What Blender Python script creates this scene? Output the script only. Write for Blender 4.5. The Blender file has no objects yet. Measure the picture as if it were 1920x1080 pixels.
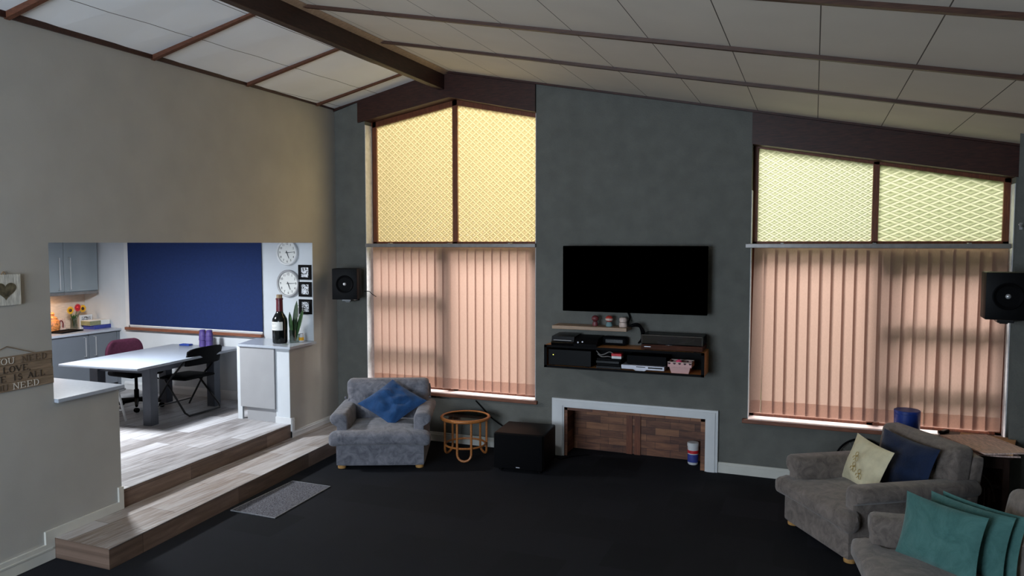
import bpy, bmesh, math, random
from mathutils import Vector, Matrix, noise
random.seed(7)
S = bpy.context.scene
COL = S.collection
R = math.radians
PI = math.pi

# ------------------------------------------------------------------ camera
CAM_F, CAM_YAW, CAM_PITCH, CAM_H = 1400.0, R(22.0), -math.atan(84 / 1400.0), 2.5
cam_data = bpy.data.cameras.new('camera')
cam_data.sensor_width = 36.0
cam_data.lens = CAM_F / 1920 * 36.0
cam_data.clip_start = 0.05
cam = bpy.data.objects.new('camera', cam_data)
COL.objects.link(cam)
cam.location = (0, 0, CAM_H)
cam.rotation_euler = (PI / 2 + CAM_PITCH, 0, CAM_YAW)
S.camera = cam

# ------------------------------------------------------------------ exposure, world, lights
S.view_settings.view_transform = 'Standard'
S.view_settings.look = 'None'
S.view_settings.gamma = 1.0
S.view_settings.exposure = 0.0
S.view_settings.use_curve_mapping = False

W = bpy.data.worlds.new('overcast_sky')
S.world = W
W.use_nodes = True
wn, wl = W.node_tree.nodes, W.node_tree.links
wn.clear()
w_out = wn.new('ShaderNodeOutputWorld')
w_bg = wn.new('ShaderNodeBackground')
w_tc = wn.new('ShaderNodeTexCoord')
w_sep = wn.new('ShaderNodeSeparateXYZ')
w_rmp = wn.new('ShaderNodeValToRGB')
wl.new(w_tc.outputs['Generated'], w_sep.inputs[0])
w_map = wn.new('ShaderNodeMapRange')
w_map.inputs[1].default_value = -0.6
w_map.inputs[2].default_value = 0.8
wl.new(w_sep.outputs[2], w_map.inputs[0])
wl.new(w_map.outputs[0], w_rmp.inputs[0])
cr = w_rmp.color_ramp
cr.elements[0].position, cr.elements[0].color = 0.0, (0.08, 0.10, 0.05, 1)
cr.elements[1].position, cr.elements[1].color = 1.0, (0.90, 0.95, 1.0, 1)
e = cr.elements.new(0.42); e.color = (0.14, 0.18, 0.08, 1)
e = cr.elements.new(0.51); e.color = (0.30, 0.32, 0.22, 1)
e = cr.elements.new(0.60); e.color = (0.50, 0.50, 0.42, 1)
e = cr.elements.new(0.75); e.color = (0.85, 0.87, 0.85, 1)
wl.new(w_rmp.outputs[0], w_bg.inputs[0])
w_bg.inputs[1].default_value = 1.0
wl.new(w_bg.outputs[0], w_out.inputs[0])


def area(name, loc, rot, sx, sy, power, color, spread=None):
    d = bpy.data.lights.new(name, 'AREA')
    d.shape = 'RECTANGLE'
    d.size, d.size_y = sx, sy
    d.energy = power
    d.color = color
    if spread:
        d.spread = spread
    o = bpy.data.objects.new(name, d)
    COL.objects.link(o)
    o.location = loc
    o.rotation_euler = rot
    return o


# bright overcast sky high outside the two tall windows of the far wall (slanting down towards -Y)
area('daylight_gable_window', (-4.2, 12.2, 7.0), (R(-38), 0, 0), 4.0, 3.0, 1300, (1.0, 0.97, 0.93))
area('daylight_right_window', (0.6, 12.2, 7.0), (R(-38), 0, 0), 4.0, 3.0, 1250, (1.0, 0.97, 0.93))
# open bright sky to the right of the gable window, slanting in onto the left wall
area('sky_beside_gable', (-2.3, 12.0, 3.7), (R(-90), 0, R(-32)), 1.6, 1.6, 420, (1.0, 0.95, 0.86))
# daylight outside the wide window behind the viewer (shining towards +Y)
area('daylight_front_window', (-3.3, -2.1, 2.1), (R(90), 0, 0), 3.2, 2.6, 640, (0.72, 0.85, 1.0))
# the kitchen's ceiling lamp
area('kitchen_lamp_light', (-7.6, 5.8, 2.64), (0, 0, 0), 0.4, 0.4, 175, (0.90, 0.95, 1.0))
# the warm strip under the wall cupboard
area('under_cupboard_light', (-10.05, 7.25, 1.74), (0, 0, 0), 0.12, 0.5, 5, (1.0, 0.62, 0.32))


# ------------------------------------------------------------------ pixel helpers (reference frame 1920 x 1080)
_f = Vector((-math.sin(CAM_YAW) * math.cos(CAM_PITCH), math.cos(CAM_YAW) * math.cos(CAM_PITCH), math.sin(CAM_PITCH)))
_r = Vector((math.cos(CAM_YAW), math.sin(CAM_YAW), 0))
_u = _r.cross(_f)
_c = Vector((0, 0, CAM_H))


def ray(x, y):
    return _f + _r * ((x - 960) / CAM_F) + _u * ((540 - y) / CAM_F)


def onX(x, y, X): d = ray(x, y); return _c + d * (X / d.x)
def onY(x, y, Y): d = ray(x, y); return _c + d * (Y / d.y)
def onZ(x, y, Z): d = ray(x, y); return _c + d * ((Z - CAM_H) / d.z)


# ------------------------------------------------------------------ materials
def lin(c):
    return tuple(((v / 255) / 12.92 if v / 255 <= 0.04045 else ((v / 255 + 0.055) / 1.055) ** 2.4) for v in c)


def new_mat(name):
    m = bpy.data.materials.new(name)
    m.use_nodes = True
    n, l = m.node_tree.nodes, m.node_tree.links
    return m, n, l, n['Principled BSDF']


def setin(node, **kw):
    for k, v in kw.items():
        k = k.replace('_', ' ')
        if k in node.inputs:
            node.inputs[k].default_value = v


def ramp(n, stops):
    r = n.new('ShaderNodeValToRGB')
    el = r.color_ramp.elements
    el[0].position, el[0].color = stops[0][0], (*lin(stops[0][1]), 1)
    el[1].position, el[1].color = stops[-1][0], (*lin(stops[-1][1]), 1)
    for p, c in stops[1:-1]:
        x = el.new(p)
        x.color = (*lin(c), 1)
    return r


def coords(n, l, scale=(1, 1, 1), rot=(0, 0, 0), loc=(0, 0, 0)):
    tc = n.new('ShaderNodeTexCoord')
    mp = n.new('ShaderNodeMapping')
    mp.inputs['Scale'].default_value = scale
    mp.inputs['Rotation'].default_value = rot
    mp.inputs['Location'].default_value = loc
    l.new(tc.outputs['Object'], mp.inputs[0])
    return mp


def plain(name, c, rough=0.6, var=0.08, scale=12.0, bump=0.0, bscale=60.0, metal=0.0, spec=0.5, stretch=(1, 1, 1), sheen=0.0, coat=0.0):
    """one colour with a soft procedural variation and an optional bump"""
    m, n, l, b = new_mat(name)
    mp = coords(n, l, stretch)
    t = n.new('ShaderNodeTexNoise')
    t.inputs['Scale'].default_value = scale
    t.inputs['Detail'].default_value = 5
    l.new(mp.outputs[0], t.inputs['Vector'])
    lo = tuple(max(0, v * (1 - var)) for v in c)
    hi = tuple(min(255, v * (1 + var)) for v in c)
    r = ramp(n, [(0.3, lo), (0.7, hi)])
    l.new(t.outputs['Fac'], r.inputs[0])
    l.new(r.outputs[0], b.inputs['Base Color'])
    setin(b, Roughness=rough, Metallic=metal, Specular_IOR_Level=spec, Sheen_Weight=sheen, Coat_Weight=coat)
    if bump:
        t2 = n.new('ShaderNodeTexNoise')
        t2.inputs['Scale'].default_value = bscale
        t2.inputs['Detail'].default_value = 4
        l.new(mp.outputs[0], t2.inputs['Vector'])
        bp = n.new('ShaderNodeBump')
        bp.inputs['Strength'].default_value = bump
        bp.inputs['Distance'].default_value = 0.02
        l.new(t2.outputs['Fac'], bp.inputs['Height'])
        l.new(bp.outputs[0], b.inputs['Normal'])
    return m


def wood(name, dark, light, scale=6.0, rough=0.5, stretch=(1, 12, 12), spec=0.4):
    m, n, l, b = new_mat(name)
    mp = coords(n, l, stretch)
    t = n.new('ShaderNodeTexNoise')
    t.inputs['Scale'].default_value = scale
    t.inputs['Detail'].default_value = 6
    t.inputs['Distortion'].default_value = 0.6
    l.new(mp.outputs[0], t.inputs['Vector'])
    r = ramp(n, [(0.3, dark), (0.7, light)])
    l.new(t.outputs['Fac'], r.inputs[0])
    l.new(r.outputs[0], b.inputs['Base Color'])
    setin(b, Roughness=rough, Specular_IOR_Level=spec)
    return m


def planks(name, cols, rot=0.0, width=1.2, height=0.18, rough=0.45, axis='xy', grain=10.0):
    """staggered planks: brick texture for the boards and stretched noise for the grain"""
    m, n, l, b = new_mat(name)
    tc = n.new('ShaderNodeTexCoord')
    src = tc.outputs['Object']
    if axis != 'xy':
        sp = n.new('ShaderNodeSeparateXYZ')
        cb = n.new('ShaderNodeCombineXYZ')
        l.new(src, sp.inputs[0])
        l.new(sp.outputs['XYZ'.index(axis[0].upper())], cb.inputs[0])
        l.new(sp.outputs['XYZ'.index(axis[1].upper())], cb.inputs[1])
        src = cb.outputs[0]
    mp = n.new('ShaderNodeMapping')
    mp.inputs['Rotation'].default_value = (0, 0, rot)
    l.new(src, mp.inputs[0])
    br = n.new('ShaderNodeTexBrick')
    br.offset = 0.37
    br.inputs['Scale'].default_value = 1.0
    br.inputs['Brick Width'].default_value = width
    br.inputs['Row Height'].default_value = height
    br.inputs['Mortar Size'].default_value = 0.002
    br.inputs['Mortar Smooth'].default_value = 0.1
    br.inputs['Color1'].default_value = (0, 0, 0, 1)
    br.inputs['Color2'].default_value = (1, 1, 1, 1)
    br.inputs['Mortar'].default_value = (0.35, 0.35, 0.35, 1)
    l.new(mp.outputs[0], br.inputs['Vector'])
    mp2 = n.new('ShaderNodeMapping')
    mp2.inputs['Scale'].default_value = (1.0, grain, 1.0)
    l.new(mp.outputs[0], mp2.inputs[0])
    ns = n.new('ShaderNodeTexNoise')
    ns.inputs['Scale'].default_value = 2.6
    ns.inputs['Detail'].default_value = 7
    ns.inputs['Roughness'].default_value = 0.65
    ns.inputs['Distortion'].default_value = 0.4
    l.new(mp2.outputs[0], ns.inputs['Vector'])
    mx = n.new('ShaderNodeMix')
    mx.data_type = 'RGBA'
    mx.inputs[0].default_value = 0.72
    l.new(br.outputs['Color'], mx.inputs[6])
    l.new(ns.outputs['Fac'], mx.inputs[7])
    k = len(cols) - 1
    r = ramp(n, [(0.28 + 0.42 * i / k, c) for i, c in enumerate(cols)])
    l.new(mx.outputs[2], r.inputs[0])
    dk = n.new('ShaderNodeMix')
    dk.data_type = 'RGBA'
    dk.inputs[7].default_value = (*lin(tuple(v * 0.6 for v in cols[0])), 1)
    l.new(br.outputs['Fac'], dk.inputs[0])
    l.new(r.outputs[0], dk.inputs[6])
    l.new(dk.outputs[2], b.inputs['Base Color'])
    setin(b, Roughness=rough, Specular_IOR_Level=0.4)
    return m


def velour(name, dark, light, scale=9.0):
    """crushed pile: blotchy brushed patches"""
    m, n, l, b = new_mat(name)
    mp = coords(n, l)
    a = n.new('ShaderNodeTexNoise')
    a.inputs['Scale'].default_value = scale
    a.inputs['Detail'].default_value = 8
    a.inputs['Roughness'].default_value = 0.7
    a.inputs['Distortion'].default_value = 1.2
    l.new(mp.outputs[0], a.inputs['Vector'])
    r = ramp(n, [(0.32, dark), (0.68, light)])
    l.new(a.outputs['Fac'], r.inputs[0])
    l.new(r.outputs[0], b.inputs['Base Color'])
    f = n.new('ShaderNodeTexNoise')
    f.inputs['Scale'].default_value = 120
    l.new(mp.outputs[0], f.inputs['Vector'])
    bp = n.new('ShaderNodeBump')
    bp.inputs['Strength'].default_value = 0.25
    bp.inputs['Distance'].default_value = 0.01
    l.new(f.outputs['Fac'], bp.inputs['Height'])
    l.new(bp.outputs[0], b.inputs['Normal'])
    setin(b, Roughness=0.85, Specular_IOR_Level=0.2, Sheen_Weight=0.25)
    return m


def ceiling_mat(name, c, x0, step):
    """painted boards with a fine joint every STEP metres along X"""
    m, n, l, b = new_mat(name)
    tc = n.new('ShaderNodeTexCoord')
    sp = n.new('ShaderNodeSeparateXYZ')
    l.new(tc.outputs['Object'], sp.inputs[0])
    a = n.new('ShaderNodeMath'); a.operation = 'ADD'; a.inputs[1].default_value = -x0
    pp = n.new('ShaderNodeMath'); pp.operation = 'PINGPONG'; pp.inputs[1].default_value = step / 2
    lt = n.new('ShaderNodeMath'); lt.operation = 'LESS_THAN'; lt.inputs[1].default_value = 0.0035
    l.new(sp.outputs[0], a.inputs[0]); l.new(a.outputs[0], pp.inputs[0]); l.new(pp.outputs[0], lt.inputs[0])
    t = n.new('ShaderNodeTexNoise'); t.inputs['Scale'].default_value = 1.3; t.inputs['Detail'].default_value = 3
    l.new(tc.outputs['Object'], t.inputs['Vector'])
    r = ramp(n, [(0.3, tuple(v * 0.96 for v in c)), (0.7, c)])
    l.new(t.outputs['Fac'], r.inputs[0])
    mx = n.new('ShaderNodeMix'); mx.data_type = 'RGBA'
    mx.inputs[7].default_value = (*lin((82, 74, 66)), 1)
    l.new(lt.outputs[0], mx.inputs[0]); l.new(r.outputs[0], mx.inputs[6])
    l.new(mx.outputs[2], b.inputs['Base Color'])
    setin(b, Roughness=0.75, Specular_IOR_Level=0.2)
    return m


def carpet_mat():
    m, n, l, b = new_mat('carpet_tiles')
    tc = n.new('ShaderNodeTexCoord')
    mp = n.new('ShaderNodeMapping')
    l.new(tc.outputs['Object'], mp.inputs[0])
    ck = n.new('ShaderNodeTexBrick')
    ck.offset = 0.5
    for k, v in (('Scale', 1.0), ('Brick Width', 0.5), ('Row Height', 0.5), ('Mortar Size', 0.0)):
        ck.inputs[k].default_value = v
    ck.inputs['Color1'].default_value = (*lin((33, 34, 38)), 1)
    ck.inputs['Color2'].default_value = (*lin((40, 41, 46)), 1)
    l.new(mp.outputs[0], ck.inputs['Vector'])
    ns = n.new('ShaderNodeTexNoise'); ns.inputs['Scale'].default_value = 260; ns.inputs['Detail'].default_value = 2
    l.new(mp.outputs[0], ns.inputs['Vector'])
    mx = n.new('ShaderNodeMix'); mx.data_type = 'RGBA'; mx.blend_type = 'MULTIPLY'; mx.inputs[0].default_value = 0.6
    r = ramp(n, [(0.35, (150, 150, 150)), (0.65, (255, 255, 255))])
    l.new(ns.outputs['Fac'], r.inputs[0])
    l.new(ck.outputs['Color'], mx.inputs[6]); l.new(r.outputs[0], mx.inputs[7])
    l.new(mx.outputs[2], b.inputs['Base Color'])
    bp = n.new('ShaderNodeBump'); bp.inputs['Strength'].default_value = 0.5; bp.inputs['Distance'].default_value = 0.01
    l.new(ns.outputs['Fac'], bp.inputs['Height']); l.new(bp.outputs[0], b.inputs['Normal'])
    setin(b, Roughness=0.95, Specular_IOR_Level=0.1)
    return m


def blind_mat(name, c, trans=0.62):
    m, n, l, b = new_mat(name)
    n.remove(b)
    out = n['Material Output']
    mp = coords(n, l, (140, 140, 18))
    t = n.new('ShaderNodeTexNoise'); t.inputs['Scale'].default_value = 3.0
    l.new(mp.outputs[0], t.inputs['Vector'])
    r = ramp(n, [(0.3, tuple(v * 0.93 for v in c)), (0.7, c)])
    l.new(t.outputs['Fac'], r.inputs[0])
    d = n.new('ShaderNodeBsdfDiffuse'); tr = n.new('ShaderNodeBsdfTranslucent'); mx = n.new('ShaderNodeMixShader')
    mx.inputs[0].default_value = trans
    l.new(r.outputs[0], d.inputs[0]); l.new(r.outputs[0], tr.inputs[0])
    l.new(d.outputs[0], mx.inputs[1]); l.new(tr.outputs[0], mx.inputs[2]); l.new(mx.outputs[0], out.inputs[0])
    return m


def pattern_glass(name, c_line, c_cell, du=0.085, dv=0.062):
    """rolled obscure glass: raised diamond ribs with a round lens in every cell"""
    m, n, l, b = new_mat(name)
    n.remove(b)
    out = n['Material Output']
    tc = n.new('ShaderNodeTexCoord'); sp = n.new('ShaderNodeSeparateXYZ')
    l.new(tc.outputs['Object'], sp.inputs[0])

    def math_(op, a, b_=None, c_=None):
        q = n.new('ShaderNodeMath'); q.operation = op
        for i, v in enumerate((a, b_, c_)):
            if v is None:
                continue
            if isinstance(v, (int, float)):
                q.inputs[i].default_value = v
            else:
                l.new(v, q.inputs[i])
        return q.outputs[0]
    u = math_('DIVIDE', sp.outputs[0], du)
    v = math_('DIVIDE', sp.outputs[2], dv)
    a = math_('PINGPONG', math_('ADD', math_('MULTIPLY', u, 0.5), math_('MULTIPLY', v, 0.5)), 0.5)
    c = math_('PINGPONG', math_('SUBTRACT', math_('MULTIPLY', u, 0.5), math_('MULTIPLY', v, 0.5)), 0.5)
    near = math_('MINIMUM', a, c)                       # 0 on a rib, 0.5 in the middle of a cell
    rib = math_('SUBTRACT', 1.0, math_('SMOOTH_MIN', math_('MULTIPLY', near, 5.0), 1.0, 0.2))
    lens = math_('MULTIPLY', a, c)
    h = math_('ADD', math_('MULTIPLY', rib, 0.5), math_('MULTIPLY', lens, 2.0))
    bp = n.new('ShaderNodeBump'); bp.inputs['Strength'].default_value = 0.9; bp.inputs['Distance'].default_value = 0.02
    l.new(h, bp.inputs['Height'])
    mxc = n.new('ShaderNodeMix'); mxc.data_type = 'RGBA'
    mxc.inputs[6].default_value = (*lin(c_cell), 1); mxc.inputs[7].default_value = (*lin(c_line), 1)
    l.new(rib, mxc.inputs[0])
    tr = n.new('ShaderNodeBsdfTranslucent'); rf = n.new('ShaderNodeBsdfRefraction'); gl = n.new('ShaderNodeBsdfGlossy')
    rf.inputs['IOR'].default_value = 1.25; rf.inputs['Roughness'].default_value = 0.12
    gl.inputs['Roughness'].default_value = 0.15
    l.new(mxc.outputs[2], tr.inputs[0]); l.new(mxc.outputs[2], rf.inputs[0])
    for q in (tr, rf, gl):
        l.new(bp.outputs[0], q.inputs['Normal'])
    m1 = n.new('ShaderNodeMixShader'); m1.inputs[0].default_value = 0.5
    l.new(tr.outputs[0], m1.inputs[1]); l.new(rf.outputs[0], m1.inputs[2])
    tp = n.new('ShaderNodeBsdfTransparent'); l.new(mxc.outputs[2], tp.inputs[0])
    m3 = n.new('ShaderNodeMixShader'); m3.inputs[0].default_value = 0.38
    l.new(m1.outputs[0], m3.inputs[1]); l.new(tp.outputs[0], m3.inputs[2])
    m2 = n.new('ShaderNodeMixShader'); m2.inputs[0].default_value = 0.04
    l.new(m3.outputs[0], m2.inputs[1]); l.new(gl.outputs[0], m2.inputs[2])
    l.new(m2.outputs[0], out.inputs[0])
    return m


def clear_mat(name, tint=(255, 255, 255), gloss=0.08, rough=0.05):
    m, n, l, b = new_mat(name)
    n.remove(b)
    out = n['Material Output']
    t = n.new('ShaderNodeBsdfTransparent'); g = n.new('ShaderNodeBsdfGlossy'); mx = n.new('ShaderNodeMixShader')
    t.inputs[0].default_value = (*lin(tint), 1)
    g.inputs['Roughness'].default_value = rough
    mx.inputs[0].default_value = gloss
    l.new(t.outputs[0], mx.inputs[1]); l.new(g.outputs[0], mx.inputs[2]); l.new(mx.outputs[0], out.inputs[0])
    return m


def emit_mat(name, c, strength):
    m, n, l, b = new_mat(name)
    setin(b, Base_Color=(*lin(c), 1), Emission_Color=(*lin(c), 1), Emission_Strength=strength, Roughness=0.4)
    return m


def art_mat(name, seed, scale=14.0):
    """abstract black and white print"""
    m, n, l, b = new_mat(name)
    mp = coords(n, l, loc=(seed * 3.1, seed * 1.7, seed))
    t = n.new('ShaderNodeTexNoise'); t.inputs['Scale'].default_value = scale; t.inputs['Detail'].default_value = 2.0
    t.inputs['Distortion'].default_value = 2.5
    l.new(mp.outputs[0], t.inputs['Vector'])
    r = ramp(n, [(0.46, (14, 14, 18)), (0.52, (205, 208, 214))])
    l.new(t.outputs['Fac'], r.inputs[0]); l.new(r.outputs[0], b.inputs['Base Color'])
    setin(b, Roughness=0.4)
    return m


def dots_mat(name, base, dot, step=0.055, rad=0.16):
    m, n, l, b = new_mat(name)
    mp = coords(n, l, (1 / step, 1 / step, 1 / step))
    v = n.new('ShaderNodeTexVoronoi'); v.inputs['Randomness'].default_value = 0.0; v.inputs['Scale'].default_value = 1.0
    l.new(mp.outputs[0], v.inputs['Vector'])
    lt = n.new('ShaderNodeMath'); lt.operation = 'LESS_THAN'; lt.inputs[1].default_value = rad * 2
    l.new(v.outputs['Distance'], lt.inputs[0])
    mx = n.new('ShaderNodeMix'); mx.data_type = 'RGBA'
    mx.inputs[6].default_value = (*lin(base), 1); mx.inputs[7].default_value = (*lin(dot), 1)
    l.new(lt.outputs[0], mx.inputs[0]); l.new(mx.outputs[2], b.inputs['Base Color'])
    setin(b, Roughness=0.7)
    return m


M = {}
M['wall_grey'] = plain('dark_grey_plaster', (102, 102, 97), 0.85, 0.05, 6, 0.35, 70, spec=0.2)
M['wall_light'] = plain('light_grey_paint', (166, 163, 157), 0.8, 0.02, 3, 0.05, 120, spec=0.25)
M['wall_white'] = plain('kitchen_white_paint', (196, 200, 204), 0.75, 0.02, 3, 0.04, 120, spec=0.25)
M['reveal'] = plain('white_textured_reveal', (214, 214, 218), 0.8, 0.05, 20, 0.5, 60)
M['tiles'] = plain('pale_splash_tiles', (205, 192, 180), 0.35, 0.06, 10, 0.05, 30, stretch=(1, 1, 6))
M['white'] = plain('white_gloss_paint', (206, 207, 208), 0.4, 0.02, 5)
M['cream_trim'] = plain('cream_skirting_paint', (196, 194, 186), 0.45, 0.03, 5)
M['ceil_r'] = ceiling_mat('ceiling_boards_right_shaded', (208, 199, 185), 0.005, 0.58)  # shaded copy of the ceiling boards: weaker light on this slope put into the tone
M['ceil_l'] = ceiling_mat('ceiling_boards_left_lit', (238, 238, 238), -5.19, 0.555)  # lit copy of the same boards, brightened for the light this slope catches
M['beam'] = wood('dark_mahogany', (38, 18, 14), (66, 34, 26), 5, 0.45, (2, 14, 14))
M['beam_y'] = wood('dark_mahogany_ridge', (36, 20, 17), (62, 36, 30), 5, 0.45, (14, 2, 14))
M['batten'] = wood('brown_batten', (72, 40, 26), (106, 62, 42), 8, 0.5, (1, 16, 16))
M['batten_dark'] = wood('dark_brown_batten', (52, 32, 24), (80, 52, 38), 8, 0.5, (1, 16, 16))
M['frame'] = wood('window_frame_wood', (84, 42, 24), (122, 66, 38), 8, 0.45, (14, 14, 1))
M['sill'] = wood('window_sill_wood', (96, 56, 40), (136, 86, 64), 8, 0.45, (1, 14, 14))
M['sill_glare'] = plain('pinkish_sill_glare', (226, 206, 202), 0.35, 0.03, 6)  # pale pink stands for backlight glare on the wooden sill
M['carpet'] = carpet_mat()
M['mat_grey'] = plain('flecked_grey_mat', (84, 84, 90), 0.95, 0.45, 90, 0.4, 200, spec=0.1)
M['mat_edge'] = plain('pale_mat_binding', (120, 120, 122), 0.9, 0.1, 30)
M['plank'] = planks('grey_plank_tiles', [(96, 90, 88), (140, 136, 136), (168, 166, 168), (190, 190, 194)], rot=R(90), width=1.2, height=0.2)
M['plank_riser'] = planks('brown_plank_tiles', [(84, 68, 58), (112, 92, 80), (134, 114, 102)], width=1.2, height=0.3, axis='yz', grain=9)
M['plank_step'] = planks('brown_grey_plank_tiles', [(100, 84, 74), (132, 118, 108), (160, 152, 148), (182, 178, 178)], rot=R(90), width=1.1, height=0.3)
M['parquet'] = planks('wood_mosaic', [(62, 34, 24), (96, 58, 40), (126, 82, 56), (150, 102, 70)], width=0.28, height=0.085, axis='xz', grain=6, rough=0.5)
M['parquet_side'] = planks('wood_mosaic_side', [(62, 34, 24), (96, 58, 40), (126, 82, 56), (150, 102, 70)], width=0.28, height=0.085, axis='yz', grain=6, rough=0.5)
M['blind'] = blind_mat('pink_beige_blind_cloth', (172, 143, 131))
M['hem'] = blind_mat('blind_hem_cloth', (236, 216, 206), 0.85)
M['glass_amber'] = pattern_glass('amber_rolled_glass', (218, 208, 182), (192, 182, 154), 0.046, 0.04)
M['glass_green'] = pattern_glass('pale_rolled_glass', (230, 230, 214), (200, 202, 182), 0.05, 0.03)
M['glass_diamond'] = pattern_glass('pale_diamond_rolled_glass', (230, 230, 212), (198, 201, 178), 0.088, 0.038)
M['pane'] = clear_mat('clear_window_glass')
M['glass'] = clear_mat('drinking_glass', (225, 232, 228), 0.15)
M['table_glass'] = clear_mat('tinted_table_glass', (150, 160, 156), 0.07)
M['smoke'] = clear_mat('smoked_acrylic', (70, 70, 84), 0.25, 0.03)
M['rail'] = plain('grey_aluminium_rail', (134, 130, 128), 0.4, 0.05, 20, metal=0.4)
M['velour'] = velour('grey_blue_velour', (80, 81, 89), (128, 127, 134))
M['velour_warm'] = velour('grey_brown_velour', (84, 76, 71), (128, 117, 110))
M['blue'] = velour('blue_velvet', (22, 54, 94), (38, 80, 128), 5)
M['navy'] = velour('navy_velvet', (12, 25, 48), (21, 38, 68), 5)
M['teal'] = velour('teal_velvet', (52, 94, 90), (80, 122, 118), 5)
M['cream'] = plain('cream_cotton', (206, 196, 164), 0.9, 0.04, 14, 0.3, 40)
M['gold'] = plain('gold_embroidery', (160, 132, 60), 0.6, 0.1, 40)
M['footwood'] = wood('pale_foot_wood', (150, 110, 60), (190, 146, 88), 6, 0.5)
M['rattan'] = wood('rattan_cane', (150, 88, 42), (190, 122, 64), 20, 0.4, (4, 4, 4))
M['black'] = plain('black_plastic', (9, 9, 11), 0.6, 0.1, 12, spec=0.06)
M['black_gloss'] = plain('black_gloss', (8, 8, 10), 0.25, 0.1, 12, spec=0.3)
M['grille'] = plain('black_grille_cloth', (7, 7, 9), 0.9, 0.1, 40, spec=0.1)
M['black_satin'] = plain('black_ash_vinyl', (9, 9, 11), 0.5, 0.2, 30, spec=0.12)
M['screen'] = plain('dead_black_screen', (0, 0, 0), 1.0, 0.0, 12, spec=0.0)
M['black_metal'] = plain('black_enamel', (18, 18, 21), 0.35, 0.1, 12)
M['silver'] = plain('silver_plastic', (168, 168, 176), 0.35, 0.03, 12, metal=0.3)
M['chrome'] = plain('brushed_steel', (200, 200, 202), 0.3, 0.03, 12, metal=0.6)
M['shelf'] = wood('pale_shelf_wood', (138, 112, 90), (176, 148, 122), 5, 0.5, (1, 14, 14))
M['console'] = wood('orange_pine', (168, 106, 58), (208, 146, 88), 5, 0.45, (1, 14, 14))
M['deck'] = wood('walnut_plinth', (52, 30, 22), (78, 46, 34), 5, 0.7, (1, 14, 14), 0.1)
M['dark_wood'] = wood('dark_table_wood', (30, 18, 13), (52, 32, 24), 5, 0.4, (12, 12, 1))
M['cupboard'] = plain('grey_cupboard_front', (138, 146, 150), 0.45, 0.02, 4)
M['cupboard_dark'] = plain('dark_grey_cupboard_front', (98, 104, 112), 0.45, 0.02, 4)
M['panel'] = plain('grey_end_panel', (152, 152, 154), 0.5, 0.02, 4)
M['worktop'] = plain('white_quartz', (168, 174, 184), 0.2, 0.02, 40)
M['table_top'] = plain('pale_grey_table_laminate', (140, 147, 158), 0.3, 0.02, 40)
M['table_leg'] = plain('slate_grey_paint', (70, 74, 84), 0.5, 0.05, 8)
M['blind_blue'] = plain('blue_blackout_cloth', (30, 46, 88), 0.8, 0.04, 30, 0.1, 150, spec=0.15)
M['purple_cloth'] = plain('plum_upholstery', (62, 28, 44), 0.9, 0.1, 40, 0.2, 150, spec=0.15)
M['purple'] = plain('purple_plastic', (74, 60, 118), 0.4, 0.06, 12)
M['cobalt'] = plain('cobalt_plastic', (28, 56, 132), 0.4, 0.06, 12)
M['wine'] = plain('dark_bottle_glass', (10, 14, 14), 0.12, 0.1, 12)
M['foil'] = plain('burgundy_foil', (86, 24, 36), 0.35, 0.06, 12)
M['cork'] = plain('cork', (150, 128, 100), 0.8, 0.1, 40)
M['paper'] = plain('white_paper', (214, 214, 210), 0.7, 0.03, 10)
M['ink'] = plain('dark_ink', (40, 42, 48), 0.7, 0.05, 10)
M['leaf'] = plain('leaf_green', (58, 88, 48), 0.5, 0.2, 14)
M['leaf_dark'] = plain('dark_leaf_green', (44, 62, 40), 0.5, 0.25, 18)
M['yellow'] = plain('sunflower_yellow', (226, 166, 30), 0.6, 0.1, 20)
M['brown'] = plain('seed_brown', (58, 32, 20), 0.8, 0.2, 60)
M['red'] = plain('gerbera_red', (192, 34, 44), 0.6, 0.1, 20)
M['book_green'] = plain('olive_book_cover', (120, 122, 92), 0.6, 0.08, 20)
M['book_blue'] = plain('blue_book_cover', (46, 58, 132), 0.6, 0.08, 20)
M['board'] = wood('weathered_sign_board', (108, 91, 74), (146, 125, 104), 5, 0.8, (1, 14, 14))
M['sign_white'] = plain('faded_white_lettering', (206, 198, 186), 0.8, 0.05, 20)
M['sign_dark'] = plain('dark_lettering', (48, 40, 34), 0.8, 0.05, 20)
M['sign_faint'] = plain('faded_dark_lettering', (92, 77, 64), 0.8, 0.05, 20)
M['string'] = plain('jute_string', (126, 104, 80), 0.9, 0.1, 40)
M['whitewash'] = plain('whitewashed_wood', (188, 186, 178), 0.8, 0.14, 14, 0.3, 40, stretch=(6, 1, 1))
M['heart'] = plain('dark_heart_inset', (76, 70, 54), 0.7, 0.45, 26)
M['terracotta'] = plain('warm_patterned_ceramic', (190, 120, 66), 0.5, 0.35, 40)
M['maroon'] = plain('maroon_glaze', (104, 44, 48), 0.4, 0.08, 20)
M['coral'] = plain('coral_red_glaze', (176, 58, 48), 0.4, 0.08, 20)
M['soft_teal'] = plain('grey_teal_glaze', (110, 140, 144), 0.5, 0.08, 20)
M['blush'] = plain('blush_white_glaze', (196, 176, 166), 0.5, 0.12, 30)
M['pink'] = plain('hot_pink_felt', (226, 70, 110), 0.8, 0.1, 40)
M['basket'] = dots_mat('pink_spotted_fabric', (206, 164, 160), (60, 30, 40))
M['news'] = plain('old_newsprint', (196, 150, 108), 0.8, 0.22, 16, stretch=(1, 6, 1))
M['news_pink'] = plain('pinkish_newsprint', (222, 190, 178), 0.8, 0.16, 18, stretch=(6, 1, 1))
M['led'] = emit_mat('yellow_green_led', (220, 220, 90), 2.0)
M['lamp_face'] = emit_mat('kitchen_lamp_diffuser', (235, 242, 255), 3.0)
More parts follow.
